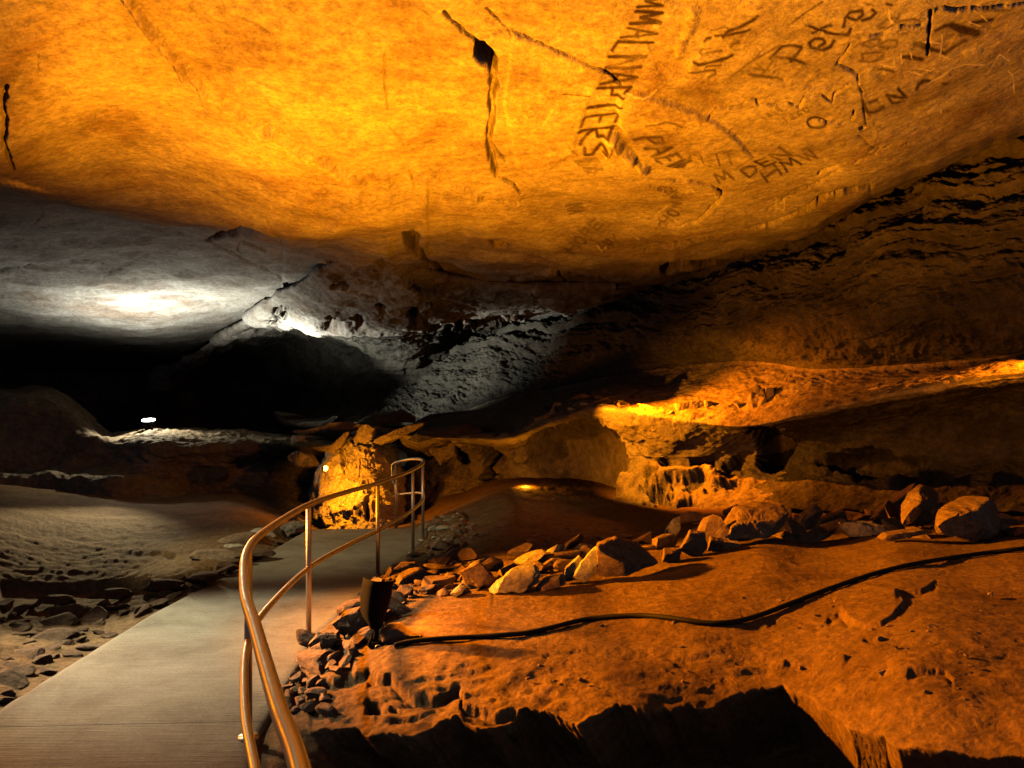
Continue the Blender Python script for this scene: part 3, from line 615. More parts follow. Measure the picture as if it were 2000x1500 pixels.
def wall_disp(p, PX, PY, T):
    up = 1 - smooth(2.6, 3.2, T)                 # bare wall
    ben = smooth(3.0, 3.4, T) * (1 - smooth(4.6, 5, T)); lo = smooth(5.2, 5.8, T)
    q = p * np.array([.9, .9, 1.])
    hz = p[..., 2] * 2.4 + .35 * fbm(p * .5, 3) * 3 + .12 * p[..., 0]          # bedding planes
    s1 = hz % 1; s2 = (hz * 2.7 + .3) % 1
    sf = (1 - smooth(1.2, 2.0, T)) * .6 + .22
    strata = .24 * (1 - s1) * smooth(0, .08, s1) + .08 * (1 - s2) * smooth(0, .12, s2)
    flute = fbm(st(p[..., 0] * 2.6 + p[..., 1] * 1.2 + p[..., 2] * 1.6, p[..., 1] * .8, p[..., 2] * .55), 4, ridge=True)
    blocks = fbm(st(p[..., 0] * 1.4, p[..., 1] * 1.4, p[..., 2] * 2.2) + 4, 4)
    bn = fbm(st(p[..., 0] * 2.2, p[..., 1] * 2.2, p[..., 2] * 3.2) + 4, 5, .6)
    terr = np.floor(blocks * 9) / 9 + smooth(.6, 1, (blocks * 9) % 1) / 9
    d = up * (strata * sf + .09 * flute + .16 * terr + .12 * bn + .06 * fbm(st(p[..., 0] * 7 + p[..., 2] * 4, p[..., 1] * 3, p[..., 2] * 2), 3, ridge=True))
    d = d + ben * (.05 * fbm(p * 1.2, 4) + .02 * fbm(p * 5, 3))
    d = d + lo * (.16 * fbm(p * .8 + 7, 3) + .05 * fbm(p * 3, 4) + .035 * np.maximum(0, fbm(st(p[..., 0] * 1.5, p[..., 1] * 1.5, p[..., 2] * .6), 3)))
    # openings eaten into the lower wall
    ox = 44 * fbm(p * 3 + 31, 4); oy = 34 * fbm(p * 3 + 71, 4); PX = PX + ox; PY = PY + oy
    for cx, cy, rx, ry, h in ((1475, 840, 14, 20, .6), (1505, 872, 28, 34, .9), (1370, 915, 22, 14, .7), (1435, 900, 14, 14, .5), (1290, 905, 18, 14, .5), (1120, 905, 90, 70, .9),
                              (1290, 968, 14, 20, .3), (1250, 985, 10, 16, .25), (1340, 985, 12, 16, .25), (880, 900, 30, 30, .5), (960, 915, 18, 34, .6), (1700, 905, 90, 20, .5)):
        d = d - h * lo * np.exp(-(((PX - cx) / rx) ** 2 + ((PY - cy) / ry) ** 2) ** 2)
    for cx, cy, rx, ry, h in ((1325, 940, 110, 14, .25), (1340, 870, 90, 40, .15)):
        d = d + h * lo * np.exp(-(((PX - cx) / rx) ** 2 + ((PY - cy) / ry) ** 2) ** 2)
    d = d + .05 * fbm(p * 2.5 + 2, 4) + .018 * fbm(p * 9, 3)
    return d
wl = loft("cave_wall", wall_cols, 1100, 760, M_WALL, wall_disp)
tag(wl, kind="structure")
# lower half of the loft is the paler scalloped bench rock
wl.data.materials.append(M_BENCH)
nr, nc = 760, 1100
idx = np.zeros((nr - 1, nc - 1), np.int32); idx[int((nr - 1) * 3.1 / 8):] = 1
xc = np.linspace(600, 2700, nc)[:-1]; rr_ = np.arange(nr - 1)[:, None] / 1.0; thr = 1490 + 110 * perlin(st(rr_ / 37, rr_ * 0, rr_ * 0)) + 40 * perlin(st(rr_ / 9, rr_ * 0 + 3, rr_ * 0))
idx[(rr_ > (nr - 1) * 5.25 / 8) & (xc[None] > thr)] = 0  # recess shade put into the colour: darker wall rock right of the alcove
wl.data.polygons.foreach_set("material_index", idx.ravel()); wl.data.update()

prom = [
 (300, [(722, 30), (735, 28), (770, 28), (810, 27), (850, 27)]),
 (350, [(706, 25), (720, 26), (750, 28), (800, 28), (850, 28)]),
 (460, [(634, 19.5), (646, 20), (668, 25), (740, 28), (850, 28)]),
 (560, [(566, 14.8), (600, 16.0), (636, 18.4), (672, 25), (850, 27)]),
 (640, [(520, 12.2), (580, 14.2), (638, 16.8), (682, 22), (850, 25)]),
 (760, [(512, 12.0), (575, 14.0), (635, 16.5), (694, 20), (840, 23)]),
 (900, [(545, 13.6), (595, 15.6), (635, 18), (680, 20.5), (820, 20)]),
 (1050, [(560, 14.2), (600, 16.6), (628, 19.5), (650, 22), (780, 21)]),
 (1200, [(560, 14.5), (585, 16.6), (605, 19.5), (620, 22), (700, 22)]),
]
prom = [(x, [(r[0][0] + 3, r[0][1] + 2.5) if x <= 560 else (r[0][0] - 22, r[0][1] + .9)] + r) for x, r in prom]
def prom_disp(p, PX, PY, T):
    a = fbm(p * np.array([.5, .5, .9]) + 11, 5); b = fbm(p * 1.4 + 2, 4, ridge=True)
    d = .22 * a + .06 * b + .07 * smooth(.03, .08, a) + .03 * fbm(p * 5, 3)
    PX = PX + 30 * fbm(p * 1.8 + 5, 4); PY = PY + 20 * fbm(p * 1.8 + 45, 4)
    lay = p[..., 2] * 3 + a * 1.5
    d = d + .07 * (np.abs(lay % 1 - .5) * 2)
    for cx, cy, rx, ry, h in ((960, 628, 48, 9, 1.0), (745, 592, 10, 7, .5), (700, 625, 12, 8, .6), (806, 607, 10, 10, .5), (820, 598, 20, 5, .5), (655, 622, 12, 6, .4), (560, 600, 18, 4, .4), (548, 612, 18, 4, .4), (720, 690, 14, 5, .6), (668, 560, 18, 8, .8), (850, 640, 9, 8, .5), (880, 650, 7, 7, .5), (905, 640, 8, 7, .5)):
        d = d - h * np.exp(-(((PX - cx) / rx) ** 2 + ((PY - cy) / ry) ** 2) ** 2)
    return d * smooth(.3, 1.6, T)
pw = tag(loft("cave_wall_bulge", prom, 620, 340, M_CEIL, prom_disp), kind="structure")
pw.data.materials.append(M_WALL); ix = np.zeros((339, 619), np.int32); ix[int(339 * 3.0 / 5):] = 1  # darker rock on the lower rows paints in the shade under the bulge
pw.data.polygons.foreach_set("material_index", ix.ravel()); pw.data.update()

back = [(x, [(560, d), (700, d), (800, d * .98), (900, d * .93), (1000, d * .5 + 4)]) for x, d in ((-1400, 18), (-600, 24), (0, 31), (400, 35), (800, 33), (1300, 30))]
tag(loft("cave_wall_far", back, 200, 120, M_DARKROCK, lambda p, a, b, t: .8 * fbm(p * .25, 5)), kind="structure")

# left ledge carrying the white lamp
led = [
 (-700, [(700, 16), (760, 13), (830, 12.6), (900, 12.5), (925, 12.2), (945, 11.6), (1010, 10.8), (1060, 9)]),
 (-200, [(750, 18), (785, 14), (840, 13.6), (900, 13.6), (922, 13.4), (938, 12.8), (1000, 12), (1040, 10.5)]),
 (30, [(760, 18), (785, 15), (830, 14.8), (890, 14.7), (915, 14.6), (932, 13.9), (990, 13.5), (1025, 11.8)]),
 (110, [(765, 18), (786, 15.3), (835, 15), (895, 14.8), (918, 14.6), (932, 13.9), (990, 13.5), (1020, 12)]),
 (160, [(800, 18), (815, 15.6), (850, 15), (900, 14.8), (920, 14.5), (935, 13.7), (990, 13.4), (1016, 12.2)]),
 (200, [(845, 18), (850, 16), (862, 14.9), (900, 14.8), (922, 14.4), (938, 13.6), (990, 13.3), (1012, 12.3)]),
 (290, [(838, 18), (845, 15.8), (868, 14.5), (905, 14.6), (928, 14.4), (942, 13.9), (990, 13.4), (1008, 12.6)]),
 (380, [(842, 18), (850, 15.8), (872, 14.6), (905, 14.8), (930, 14.9), (950, 14.8), (990, 13.8), (1005, 12.8)]),
 (500, [(848, 18.5), (855, 16.2), (872, 15.0), (900, 15.4), (930, 15.4), (950, 15.3), (990, 14.4), (1002, 13.4)]),
 (600, [(855, 19), (862, 17), (875, 16), (900, 16.4), (930, 16.4), (950, 16.3), (980, 15.4), (1000, 14.4)]),
 (700, [(870, 20), (880, 18), (890, 17), (905, 17), (930, 17), (950, 16.8), (980, 16), (1000, 15)])]
tag(loft("lamp_ledge", led, 560, 330, M_BENCH, lambda p, a, b, t: .16 * fbm(p * .9 + 1, 4) + .07 * fbm(p * np.array([2., 2., 5.]), 4, ridge=True) + .03 * fbm(p * 7, 3)), kind="structure")

# ------------------------------------------------------------------ ROCKS
rng = random.Random(11)
def chunk_mesh(name, seed, mat, sub=3, planes=11, rough=.03):
    r = random.Random(seed); bm = bmesh.new(); bmesh.ops.create_icosphere(bm, subdivisions=sub, radius=1)
    pl = []
    for i in range(planes):
        n = Vector((r.gauss(0, 1), r.gauss(0, 1), r.gauss(0, 1))).normalized(); pl.append((n, r.uniform(.42, .8)))
    for v in bm.verts:
        for n, d in pl:
            k = v.co.dot(n) - d
            if k > 0: v.co -= n * k
    co = np.array([v.co[:] for v in bm.verts])
    dn = fbm(co * 1.6 + seed * 3.1, 4) * rough * 2 + fbm(co * 6 + seed, 3) * rough
    for v, k in zip(bm.verts, dn): v.co += v.normal * float(k)
    m = bpy.data.meshes.new(name); bm.to_mesh(m); bm.free(); m.materials.append(mat)
    for p in m.polygons: p.use_smooth = False
    return m
CH_S = [chunk_mesh("stone", s, M_STONE) for s in range(12)]
CH_E = [chunk_mesh("stone", s, M_EARTH) for s in range(30, 38)]
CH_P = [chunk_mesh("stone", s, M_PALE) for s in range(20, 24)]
def stone(name, pos, size, flat=.55, label=None, cat="stone", group=None, pale=False, rot=None, stretch=1.4, mesh=None, sink=.5):
    o = bpy.data.objects.new(name, mesh or rng.choice(CH_P if pale else CH_S)); C.objects.link(o)
    o.scale = (size * stretch * rng.uniform(.8, 1.2), size * rng.uniform(.8, 1.2), size * flat * rng.uniform(.8, 1.3))
    o.rotation_euler = rot or (rng.uniform(-.35, .35), rng.uniform(-.35, .35), rng.uniform(0, 6.28))
    o.location = Vector(pos) + Vector((0, 0, o.scale[2] * (1 - sink) * .55))
    if name == 'boulder': o.rotation_euler = (rng.uniform(-.9, .9), rng.uniform(-.7, .7), rng.uniform(0, 6.28))
    return tag(o, label, cat, group)
def inpoly(pt, poly):
    x, y = pt; c = False
    for (x1, y1), (x2, y2) in zip(poly, poly[1:] + poly[:1]):
        if (y1 > y) != (y2 > y) and x < (x2 - x1) * (y - y1) / (y2 - y1) + x1: c = not c
    return c
def scatter(poly, n, smin, smax, label, group, name="stone", pale=0., pos=None, flat=.6, pool=None):
    xs = [p[0] for p in poly]; ys = [p[1] for p in poly]; k = 0; done = []
    for _ in range(n * 40):
        if k >= n: break
        q = (rng.uniform(min(xs), max(xs)), rng.uniform(min(ys), max(ys)))
        if not inpoly(q, poly): continue
        g = G(*q) if pos is None else pos(*q)
        s = smin + (smax - smin) * rng.random() ** 2.2
        if any((g - h).length < (s + t) * .8 for h, t in done): continue
        done.append((g, s)); k += 1
        stone(name, g, s, flat, label, "stone", group, pale=rng.random() < pale, mesh=rng.choice(pool) if pool else None)
scatter([(600, 1310), (640, 1255), (700, 1185), (760, 1118), (800, 1085), (850, 1060), (905, 1075), (950, 1120), (900, 1165), (820, 1168), (760, 1200), (740, 1240), (690, 1290), (640, 1330)], 105, .04, .15,
        "angular brown stone in the rubble strip between handrail posts and dirt slab", "rubble stones beside the handrail")
scatter([(835, 1050), (850, 1010), (900, 1000), (925, 1030), (900, 1068)], 36, .04, .11, "small grey stone in the heap at the far end of the handrail", "stones at the far end of the handrail", pale=.3)
scatter([(0, 1380), (0, 1180), (180, 1170), (330, 1130), (440, 1100), (560, 1045), (600, 1030), (560, 1062), (430, 1128), (290, 1195), (130, 1295)], 70, .05, .2,
        "brown angular stone in the rubble along the left edge of the path", "rubble stones along the left edge of the path", flat=.4, pool=CH_E)
scatter([(420, 1100), (480, 1060), (560, 1040), (600, 1030), (600, 1012), (540, 1030), (440, 1065)], 22, .08, .2, "pale weathered stone at the left edge of the far path", "pale stones left of the far path", pale=.7, flat=.4)
scatter([(540, 1400), (560, 1330), (600, 1300), (640, 1340), (640, 1400)], 18, .03, .1, "small brown stone on the broken ground right of the near handrail", "stones right of the near handrail")
scatter([(960, 1105), (1100, 1060), (1290, 1035), (1500, 1030), (1900, 1015), (1990, 1040), (1500, 1055), (1300, 1088), (1180, 1110), (1000, 1150)], 60, .03, .10,
        "small brown stone lying among the slabs behind the dirt crest", "small stones behind the dirt crest", flat=.35)
scatter([(1000, 1230), (1300, 1150), (1700, 1100), (1950, 1150), (1900, 1400), (1600, 1330), (1200, 1350), (1000, 1340)], 110, .006, .026, "tiny pebble on the orange dirt slab", "pebbles on the dirt slab", name="pebble")
scatter([(900, 1060), (960, 1020), (1150, 1010), (1250, 1030), (1000, 1070)], 16, .02, .05, "small stone on the dark dirt mound behind the rubble", "stones on the dirt mound", name="pebble")

def rock_poly(name, pts, d, T, mat, label=None, cat="rock", tilt=(0, 0), seed=0, bulge=.12, rough=.03, group=None, kind=None, M=72, parent=None, origin=True, lean=None, facet=1.):
    """a boulder whose face has the given outline at distance d, thickness T metres; tilt = change of distance per pixel right / down"""
    pts = np.array(pts, float); c = pts.mean(0)
    seg = np.r_[pts, pts[:1]]; s = np.r_[0, np.cumsum(np.hypot(*np.diff(seg, axis=0).T))]
    tq = np.linspace(0, s[-1], M, endpoint=False); o = st(np.interp(tq, s, seg[:, 0]), np.interp(tq, s, seg[:, 1]))
    size = s[-1] / 6.28
    an = np.linspace(0, 6.28, M, endpoint=False)
    nz = fbm(st(np.cos(an) * 3 + seed * 3.7, np.sin(an) * 3, an * 0), 4)
    o = c + (o - c) * (1 + .035 * nz)[:, None]
    rings = [(.1, -1), (.25, -1), (.4, -.99), (.55, -.98), (.68, -.96), (.8, -.92), (.89, -.84), (.95, -.68), (.985, -.4), (1.0, 0.0), (.99, .2), (.97, .4), (.92, .65), (.8, .85), (.6, .96), (.3, 1.)]
    V = []
    for f, y in rings:
        q = c + (o - c) * f
        yy = d + tilt[0] * (q[:, 0] - c[0]) + tilt[1] * (q[:, 1] - c[1]) + (y * bulge * T if y < 0 else y * T)
        X = (q[:, 0] - 1000) / F * d; Zz = CH + (HZ - q[:, 1]) / F * d     # parallel extrusion: true size, no lens trick
        V.append(st(X, yy, Zz))
    V = np.array(V); cen = V.reshape(-1, 3).mean(0); ms = size / F * d
    # faceting: cut with random planes
    r = random.Random(seed * 7 + 1); L = V - cen
    for i in range(int(7 * facet)):
        n = np.array([r.gauss(0, .26), -abs(r.gauss(0, .5)) - .35, r.gauss(0, .3)]); n /= np.linalg.norm(n)
        e = (L @ n); k = np.maximum(0, e - e.max() * r.uniform(.5, .9)); L = L - k[..., None] * n
    V = L + cen
    sc = 1 / max(ms, .05)
    amp = rough * min(1., ms * 4)
    dn = fbm(V * sc * .8 + seed * 5.1, 4); dn2 = fbm(V * sc * 2.6 + seed, 4, ridge=True)
    dirn = V - cen; dirn /= np.linalg.norm(dirn, axis=-1)[..., None] + 1e-6
    V = V + dirn * (amp * (1.5 * dn + .3 * dn2))[..., None]
    base = Vector((cen[0], cen[1], V[..., 2].min())) if parent is None else Vector((0, 0, 0))
    n = len(rings); i = np.arange(n * M).reshape(n, M); j = np.roll(i, -1, 1)
    tris = []
    A, B, Cc, D = i[:-1].ravel(), j[:-1].ravel(), j[1:].ravel(), i[1:].ravel()
    tris.append(st(A, D, Cc)); tris.append(st(A, Cc, B))
    Vf = V.reshape(-1, 3); c0 = V[0].mean(0); c1 = V[-1].mean(0); Vf = np.vstack([Vf, c0, c1])
    k0, k1 = len(Vf) - 2, len(Vf) - 1
    tris.append(st(np.full(M, k0), i[0], j[0])); tris.append(st(np.full(M, k1), j[-1], i[-1]))
    ob = mesh_from(name, Vf - np.array(base), np.vstack(tris), mat, parent, shade=False)
    ob.location = base
    return tag(ob, label, cat, group, kind)
Z8 = lambda q: Z(1400, 850, 10 / 3, q); Z4 = lambda q: Z(1000, 750, 2, q); Z5 = lambda q: Z(500, 1100, 4, q); Z1 = lambda q: Z(400, 800, 4, q)
def row(pts, T, label, mat=M_STONE, tilt=(0, 0), seed=0, back=0., name="boulder", rough=.03):
    x = np.mean([p[0] for p in pts]); y = max(p[1] for p in pts)
    return rock_poly(name, pts, depth_at(x, y) + back, T, mat, label, "rock", tilt, seed, rough=rough)
row(Z8([(1185, 600), (1200, 535), (1260, 465), (1400, 380), (1530, 338), (1572, 355), (1510, 490), (1420, 590), (1350, 612), (1230, 612)]), .35, "large upright bright orange boulder on the dirt crest, right of the leaning plank-shaped slab", seed=1, tilt=(.004, -.003))
row(Z8([(1010, 565), (1100, 475), (1310, 318), (1370, 322), (1410, 350), (1250, 470), (1110, 572)]), .18, "long plank-shaped slab leaning steeply against the large upright boulder", seed=2, back=.25)
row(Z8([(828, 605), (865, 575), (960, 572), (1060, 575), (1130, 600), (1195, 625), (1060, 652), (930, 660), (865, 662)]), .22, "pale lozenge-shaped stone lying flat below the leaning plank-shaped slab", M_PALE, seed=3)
row(Z8([(1410, 600), (1480, 530), (1560, 500), (1700, 480), (1940, 440), (2000, 470), (1990, 600), (1900, 660), (1690, 700), (1600, 680), (1450, 640)]), .5, "wide wedge-shaped boulder at the right end of the rock row", seed=4, tilt=(.004, -.002), rough=.03)
row(Z8([(1085, 685), (1130, 650), (1330, 620), (1425, 640), (1250, 672), (1120, 695)]), .2, "thin flat slab just in front of the large upright boulder", seed=5)
row(Z8([(425, 700), (430, 655), (470, 645), (640, 640), (845, 638), (850, 665), (680, 692), (520, 705)]), .12, "long rod-like flat stone lying along the dirt crest", seed=6)
row(Z8([(660, 390), (700, 332), (740, 360), (790, 335), (802, 390), (838, 410), (790, 465), (710, 515), (670, 460)]), .2, "knobbly upright stone perched above the rod-like flat stone", seed=7, back=.5)
row(Z8([(508, 610), (560, 530), (650, 450), (700, 490), (660, 560), (620, 645), (530, 645)]), .2, "dark tilted block left of the arched slab on the crest", seed=8, back=.15)
row(Z8([(635, 635), (690, 560), (840, 495), (875, 560), (830, 635)]), .25, "arched dark slab between the tilted block and the pale lozenge stone", seed=9, back=.2)
row(Z8([(50, 665), (90, 600), (220, 500), (360, 480), (505, 480), (530, 540), (480, 600), (350, 660), (230, 690), (80, 700)]), .45, "broad brown slab tilted toward the viewer, left of the tilted dark block", seed=10, tilt=(0, -.01), rough=.045)
row(Z8([(78, 575), (80, 515), (190, 478), (232, 500), (150, 565)]), .15, "small orange stone behind the broad brown slab", seed=11, back=.5)
row(Z8([(862, 503), (990, 455), (992, 478), (880, 512)]), .08, "thin splinter of rock lying behind the arched dark slab", seed=12, back=.6)
row(Z8([(875, 565), (960, 525), (1025, 518), (995, 572), (905, 578)]), .15, "low brown stone between the arched slab and the foot of the leaning plank slab", seed=13, back=.25)
row(Z4([(594, 622), (600, 575), (630, 530), (662, 513), (657, 570), (622, 622)]), .08, "bright upright blade-shaped stone near the middle of the rubble row", M_PALE, seed=14, back=.4)
row(Z4([(678, 520), (800, 508), (797, 560), (762, 572), (700, 545)]), .16, "brown flat-topped stone just right of the bright upright blade stone", seed=15, back=.5)
row(Z4([(655, 650), (700, 575), (750, 578), (765, 640), (740, 675), (690, 670)]), .14, "rough upright stone standing on the crest below the flat-topped stone", seed=16)
row(Z4([(768, 655), (778, 598), (832, 608), (828, 650)]), .12, "small square stone right of the rough upright stone", seed=17)
row(Z4([(333, 768), (333, 632), (420, 618), (520, 650), (590, 712), (450, 745)]), .3, "large triangular brown slab sloping right behind the bright twin blades", seed=18, tilt=(0.003, -.006))
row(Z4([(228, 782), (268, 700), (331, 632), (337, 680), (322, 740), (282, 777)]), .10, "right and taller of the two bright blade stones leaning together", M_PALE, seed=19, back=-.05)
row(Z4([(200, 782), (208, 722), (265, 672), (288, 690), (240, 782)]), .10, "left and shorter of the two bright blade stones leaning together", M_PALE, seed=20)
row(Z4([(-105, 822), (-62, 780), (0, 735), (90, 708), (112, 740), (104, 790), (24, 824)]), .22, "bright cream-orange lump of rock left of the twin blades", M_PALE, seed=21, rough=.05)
row(Z4([(95, 800), (130, 762), (205, 742), (215, 788), (120, 808)]), .16, "brown stone wedged between the bright lump and the twin blades", seed=22)
row(Z4([(105, 722), (160, 684), (214, 690), (206, 718), (130, 726)]), .16, "small rounded brown stone behind the stone wedged beside the bright lump", seed=23, back=.15)
row(Z4([(-40, 722), (40, 688), (200, 664), (270, 658), (180, 690), (60, 716)]), .3, "long low brown slab behind the bright lump of rock", seed=24, back=.3)
row(Z4([(588, 695), (598, 648), (668, 645), (660, 692)]), .14, "stubby stone at the left foot of the rough upright stone", seed=25)
row(Z4([(468, 618), (545, 580), (552, 632), (520, 645)]), .14, "pointed brown stone behind the large triangular slab", seed=26, back=.4)
row(Z5([(1595, 75), (1740, -5), (1870, 130), (1810, 215), (1640, 185)]), .2, "dark tilted slab standing in the rubble left of the bright lump", seed=27)
row(Z5([(1508, 255), (1595, 172), (1645, 190), (1600, 245), (1550, 275)]), .12, "small pale stone at the foot of the dark tilted slab", M_PALE, seed=28)
row(Z5([(1060, 60), (1130, 0), (1240, 0), (1255, 60), (1200, 110), (1090, 90)]), .15, "squarish orange stone near the far post base of the handrail", seed=29)
row(Z5([(955, 550), (1010, 515), (1100, 512), (1160, 555), (1285, 590), (1260, 610), (1100, 630), (1010, 640), (960, 600)]), .22, "pale-topped flat stone at the foot of the black lamp hood", seed=30)
row(Z5([(590, 480), (650, 410), (780, 380), (860, 450), (870, 540), (740, 600), (620, 560)]), .25, "rounded brown boulder just left of the black lamp hood", seed=31)
row(Z5([(400, 640), (470, 560), (620, 560), (630, 620), (560, 700), (440, 690)]), .2, "low brown stone beside the base of the middle handrail post", seed=32)

scatter([(1290, 1030), (1420, 1000), (1600, 985), (1900, 985), (2040, 1010), (2040, 1050), (1700, 1056), (1500, 1058), (1330, 1085)], 40, .14, .34, "brown angular slab fragment tilted in the rubble bank behind the dirt crest", "slab fragments behind the dirt crest", name="boulder", flat=.24)
scatter([(900, 1150), (930, 1090), (1080, 1070), (1290, 1050), (1290, 1080), (1180, 1100), (1000, 1150)], 18, .09, .2, "flat brown fragment among the bright stones left of the triangular slab", "fragments among the bright stones", name="boulder", flat=.4, pale=.15)
scatter([(560, 1290), (620, 1240), (700, 1180), (770, 1120), (800, 1160), (740, 1230), (640, 1320)], 12, .12, .22, "larger flat brown stone in the rubble strip beside the handrail", "larger stones beside the handrail", name="boulder", flat=.4)
# bench stones
def bench_pos(px, py): return None
for q, d, T, lab, sd in (([(1320, 788), (1375, 780), (1382, 815), (1330, 822)], 11.4, .5, "pale flat block on the lit bench, left of the square dark block", 40),
                     ([(1378, 782), (1392, 784), (1396, 808), (1380, 812)], 11.3, .3, "square dark block on the lit bench", 41),
                     ([(1440, 788), (1500, 784), (1530, 796), (1500, 814), (1450, 812)], 10.9, .4, "low slab on the bench in front of the upright post-like stone", 42),
                     ([(1492, 780), (1500, 757), (1512, 758), (1514, 812), (1496, 814)], 10.7, .25, "upright post-like stone standing on the lit bench", 43),
                     ([(1450, 772), (1470, 757), (1530, 755), (1550, 772), (1500, 784)], 11.6, .5, "rounded brown boulder behind the upright post-like stone", 44),
                     ([(1556, 802), (1568, 788), (1574, 800)], 10.2, .1, "small pointed stone on the rim of the bench", 45),
                     ([(1292, 764), (1304, 757), (1312, 766), (1300, 770)], 13.0, .15, "lone small pale stone high on the dirt slope", 46),
                     ([(1008, 778), (1030, 764), (1052, 770), (1036, 782)], 16.2, .3, "rounded pale stone at the foot of the far dark wall", 47),
                     ([(1675, 775), (1700, 758), (1745, 748), (1752, 756), (1700, 775)], 9.2, .3, "long flat slab on the bench rim near the right", 48),
                     ([(1210, 750), (1226, 742), (1262, 744), (1240, 750)], 14.6, .3, "flat brown stone at the top of the dirt slope", 49)):
    rock_poly("bench_stone", q, d, T, M_BENCH, lab, "rock", seed=sd, rough=.02)
rim = [(1010, 852), (1050, 838), (1085, 822), (1120, 808), (1150, 796), (1185, 792), (1220, 796), (1260, 802), (1300, 810), (1350, 820), (1400, 826)]
rimd = [12.3, 12.1, 12.0, 11.85, 11.75, 11.65, 11.55, 11.4, 11.3, 11.0, 10.7]
for i in range(46):
    t = rng.random() * (len(rim) - 1.001); k = int(t); f = t - k
    x = rim[k][0] * (1 - f) + rim[k + 1][0] * f; y = rim[k][1] * (1 - f) + rim[k + 1][1] * f; d = rimd[k] * (1 - f) + rimd[k + 1] * f
    up = rng.random()
    stone("bench_stone", P(x, y - up * 12, d + .1 + up * .7), rng.uniform(.05, .14), .5, "flat angular stone lying along the rim of the lit bench", "rock", "stones along the bench rim", pale=rng.random() < .4)

# outcrop past the end of the path
oc = [(612, [(985, 14.8), (995, 14.4), (1005, 14.2), (1018, 14.0), (1040, 13.9)]), (630, [(925, 14.6), (945, 13.8), (970, 13.6), (1000, 13.4), (1040, 13.3)]), (650, [(884, 14.4), (920, 13.6), (955, 13.4), (990, 13.1), (1040, 12.9)]),
      (690, [(858, 14.5), (900, 13.6), (940, 13.5), (985, 12.9), (1040, 12.5)]), (730, [(862, 14.6), (895, 13.8), (945, 13.6), (990, 12.8), (1045, 12.3)]), (750, [(868, 15.2), (900, 14.4), (950, 14.0), (995, 13.0), (1045, 12.5)]),
      (782, [(925, 16.5), (950, 15.8), (985, 14.9), (1012, 13.8), (1045, 13.2)])]
def oc_disp(p, PX, PY, T):
    f = fbm(st(p[..., 0] * 5 + p[..., 2] * 1.5, p[..., 1] * 2, p[..., 2] * 1.4), 4, ridge=True); b = fbm(p * 3.2, 4)
    d = .07 * f + .12 * b + .05 * smooth(.0, .04, b) + .03 * fbm(p * 11, 3, ridge=True)
    for cx, cy, rx, ry, h in ((718, 1003, 5, 14, .3), (703, 1005, 7, 8, .2), (682, 1012, 8, 8, .15), (672, 905, 3, 25, .08), (705, 925, 2, 25, .06)):
        d = d - h * np.exp(-(((PX - cx) / rx) ** 2 + ((PY - cy) / ry) ** 2) ** 2)
    return d
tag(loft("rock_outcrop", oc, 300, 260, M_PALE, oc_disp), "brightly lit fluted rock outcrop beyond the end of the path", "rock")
for q, d, T, mt, lab, sd in ((Z1([(630, 360), (700, 335), (800, 355), (850, 400), (855, 440), (780, 450), (700, 430), (640, 405)]), 13.2, .5, M_BENCH, "glowing rock stub just left of the amber lamp", 51),
        (Z1([(635, 230), (660, 205), (800, 205), (895, 225), (800, 248), (680, 258)]), 14.2, .9, M_BENCH, "flat orange slab left of the outcrop, above the glowing stub", 52),
        (Z1([(690, 180), (850, 140), (1050, 110), (1190, 135), (1080, 190), (900, 200), (760, 200)]), 14.6, 1.2, M_BENCH, "broad brown slab jutting over the flat orange slab", 53),
        (Z1([(850, 300), (940, 280), (1030, 270), (1060, 200), (1100, 190), (1060, 290), (980, 345), (890, 335)]), 13.6, .5, M_BENCH, "curved rock lip just above the amber lamp", 54),
        (Z1([(1150, 235), (1220, 130), (1320, 140), (1300, 230), (1240, 270)]), 13.8, .7, M_BENCH, "orange block on top of the outcrop", 55),
        (Z1([(1300, 280), (1450, 180), (1650, 105), (1710, 110), (1640, 170), (1480, 240), (1340, 290)]), 13.9, .8, M_BENCH, "long orange slab rising right of the outcrop top", 56),
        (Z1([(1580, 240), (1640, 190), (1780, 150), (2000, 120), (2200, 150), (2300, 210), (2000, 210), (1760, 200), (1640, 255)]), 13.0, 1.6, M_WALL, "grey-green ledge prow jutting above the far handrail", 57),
        (Z1([(1640, 250), (1800, 250), (1950, 250), (1950, 370), (1860, 410), (1830, 430), (1780, 370), (1700, 290)]), 14.6, .8, M_BENCH, "brown hanging rock under the grey-green ledge prow", 58),
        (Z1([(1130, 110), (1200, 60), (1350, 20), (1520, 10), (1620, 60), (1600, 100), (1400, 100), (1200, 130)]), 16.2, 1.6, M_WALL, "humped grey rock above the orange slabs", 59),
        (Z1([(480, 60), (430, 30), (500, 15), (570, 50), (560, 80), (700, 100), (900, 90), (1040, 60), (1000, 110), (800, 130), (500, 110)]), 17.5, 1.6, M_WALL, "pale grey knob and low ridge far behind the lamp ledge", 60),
        (Z1([(1640, 960), (1720, 900), (1830, 880), (1880, 930), (1860, 985), (1700, 990)]), 10.6, .5, M_STONE, "grey boulder behind the last handrail post", 61),
        (Z1([(480, 1010), (560, 930), (680, 900), (780, 880), (800, 940), (700, 990), (560, 1040)]), 10.6, .5, M_PALE, "pale creased boulder at the left edge of the far path", 62)):
    rock_poly("rock_slab", q, d, T, mt, lab, "rock", seed=sd, rough=.09, M=110)

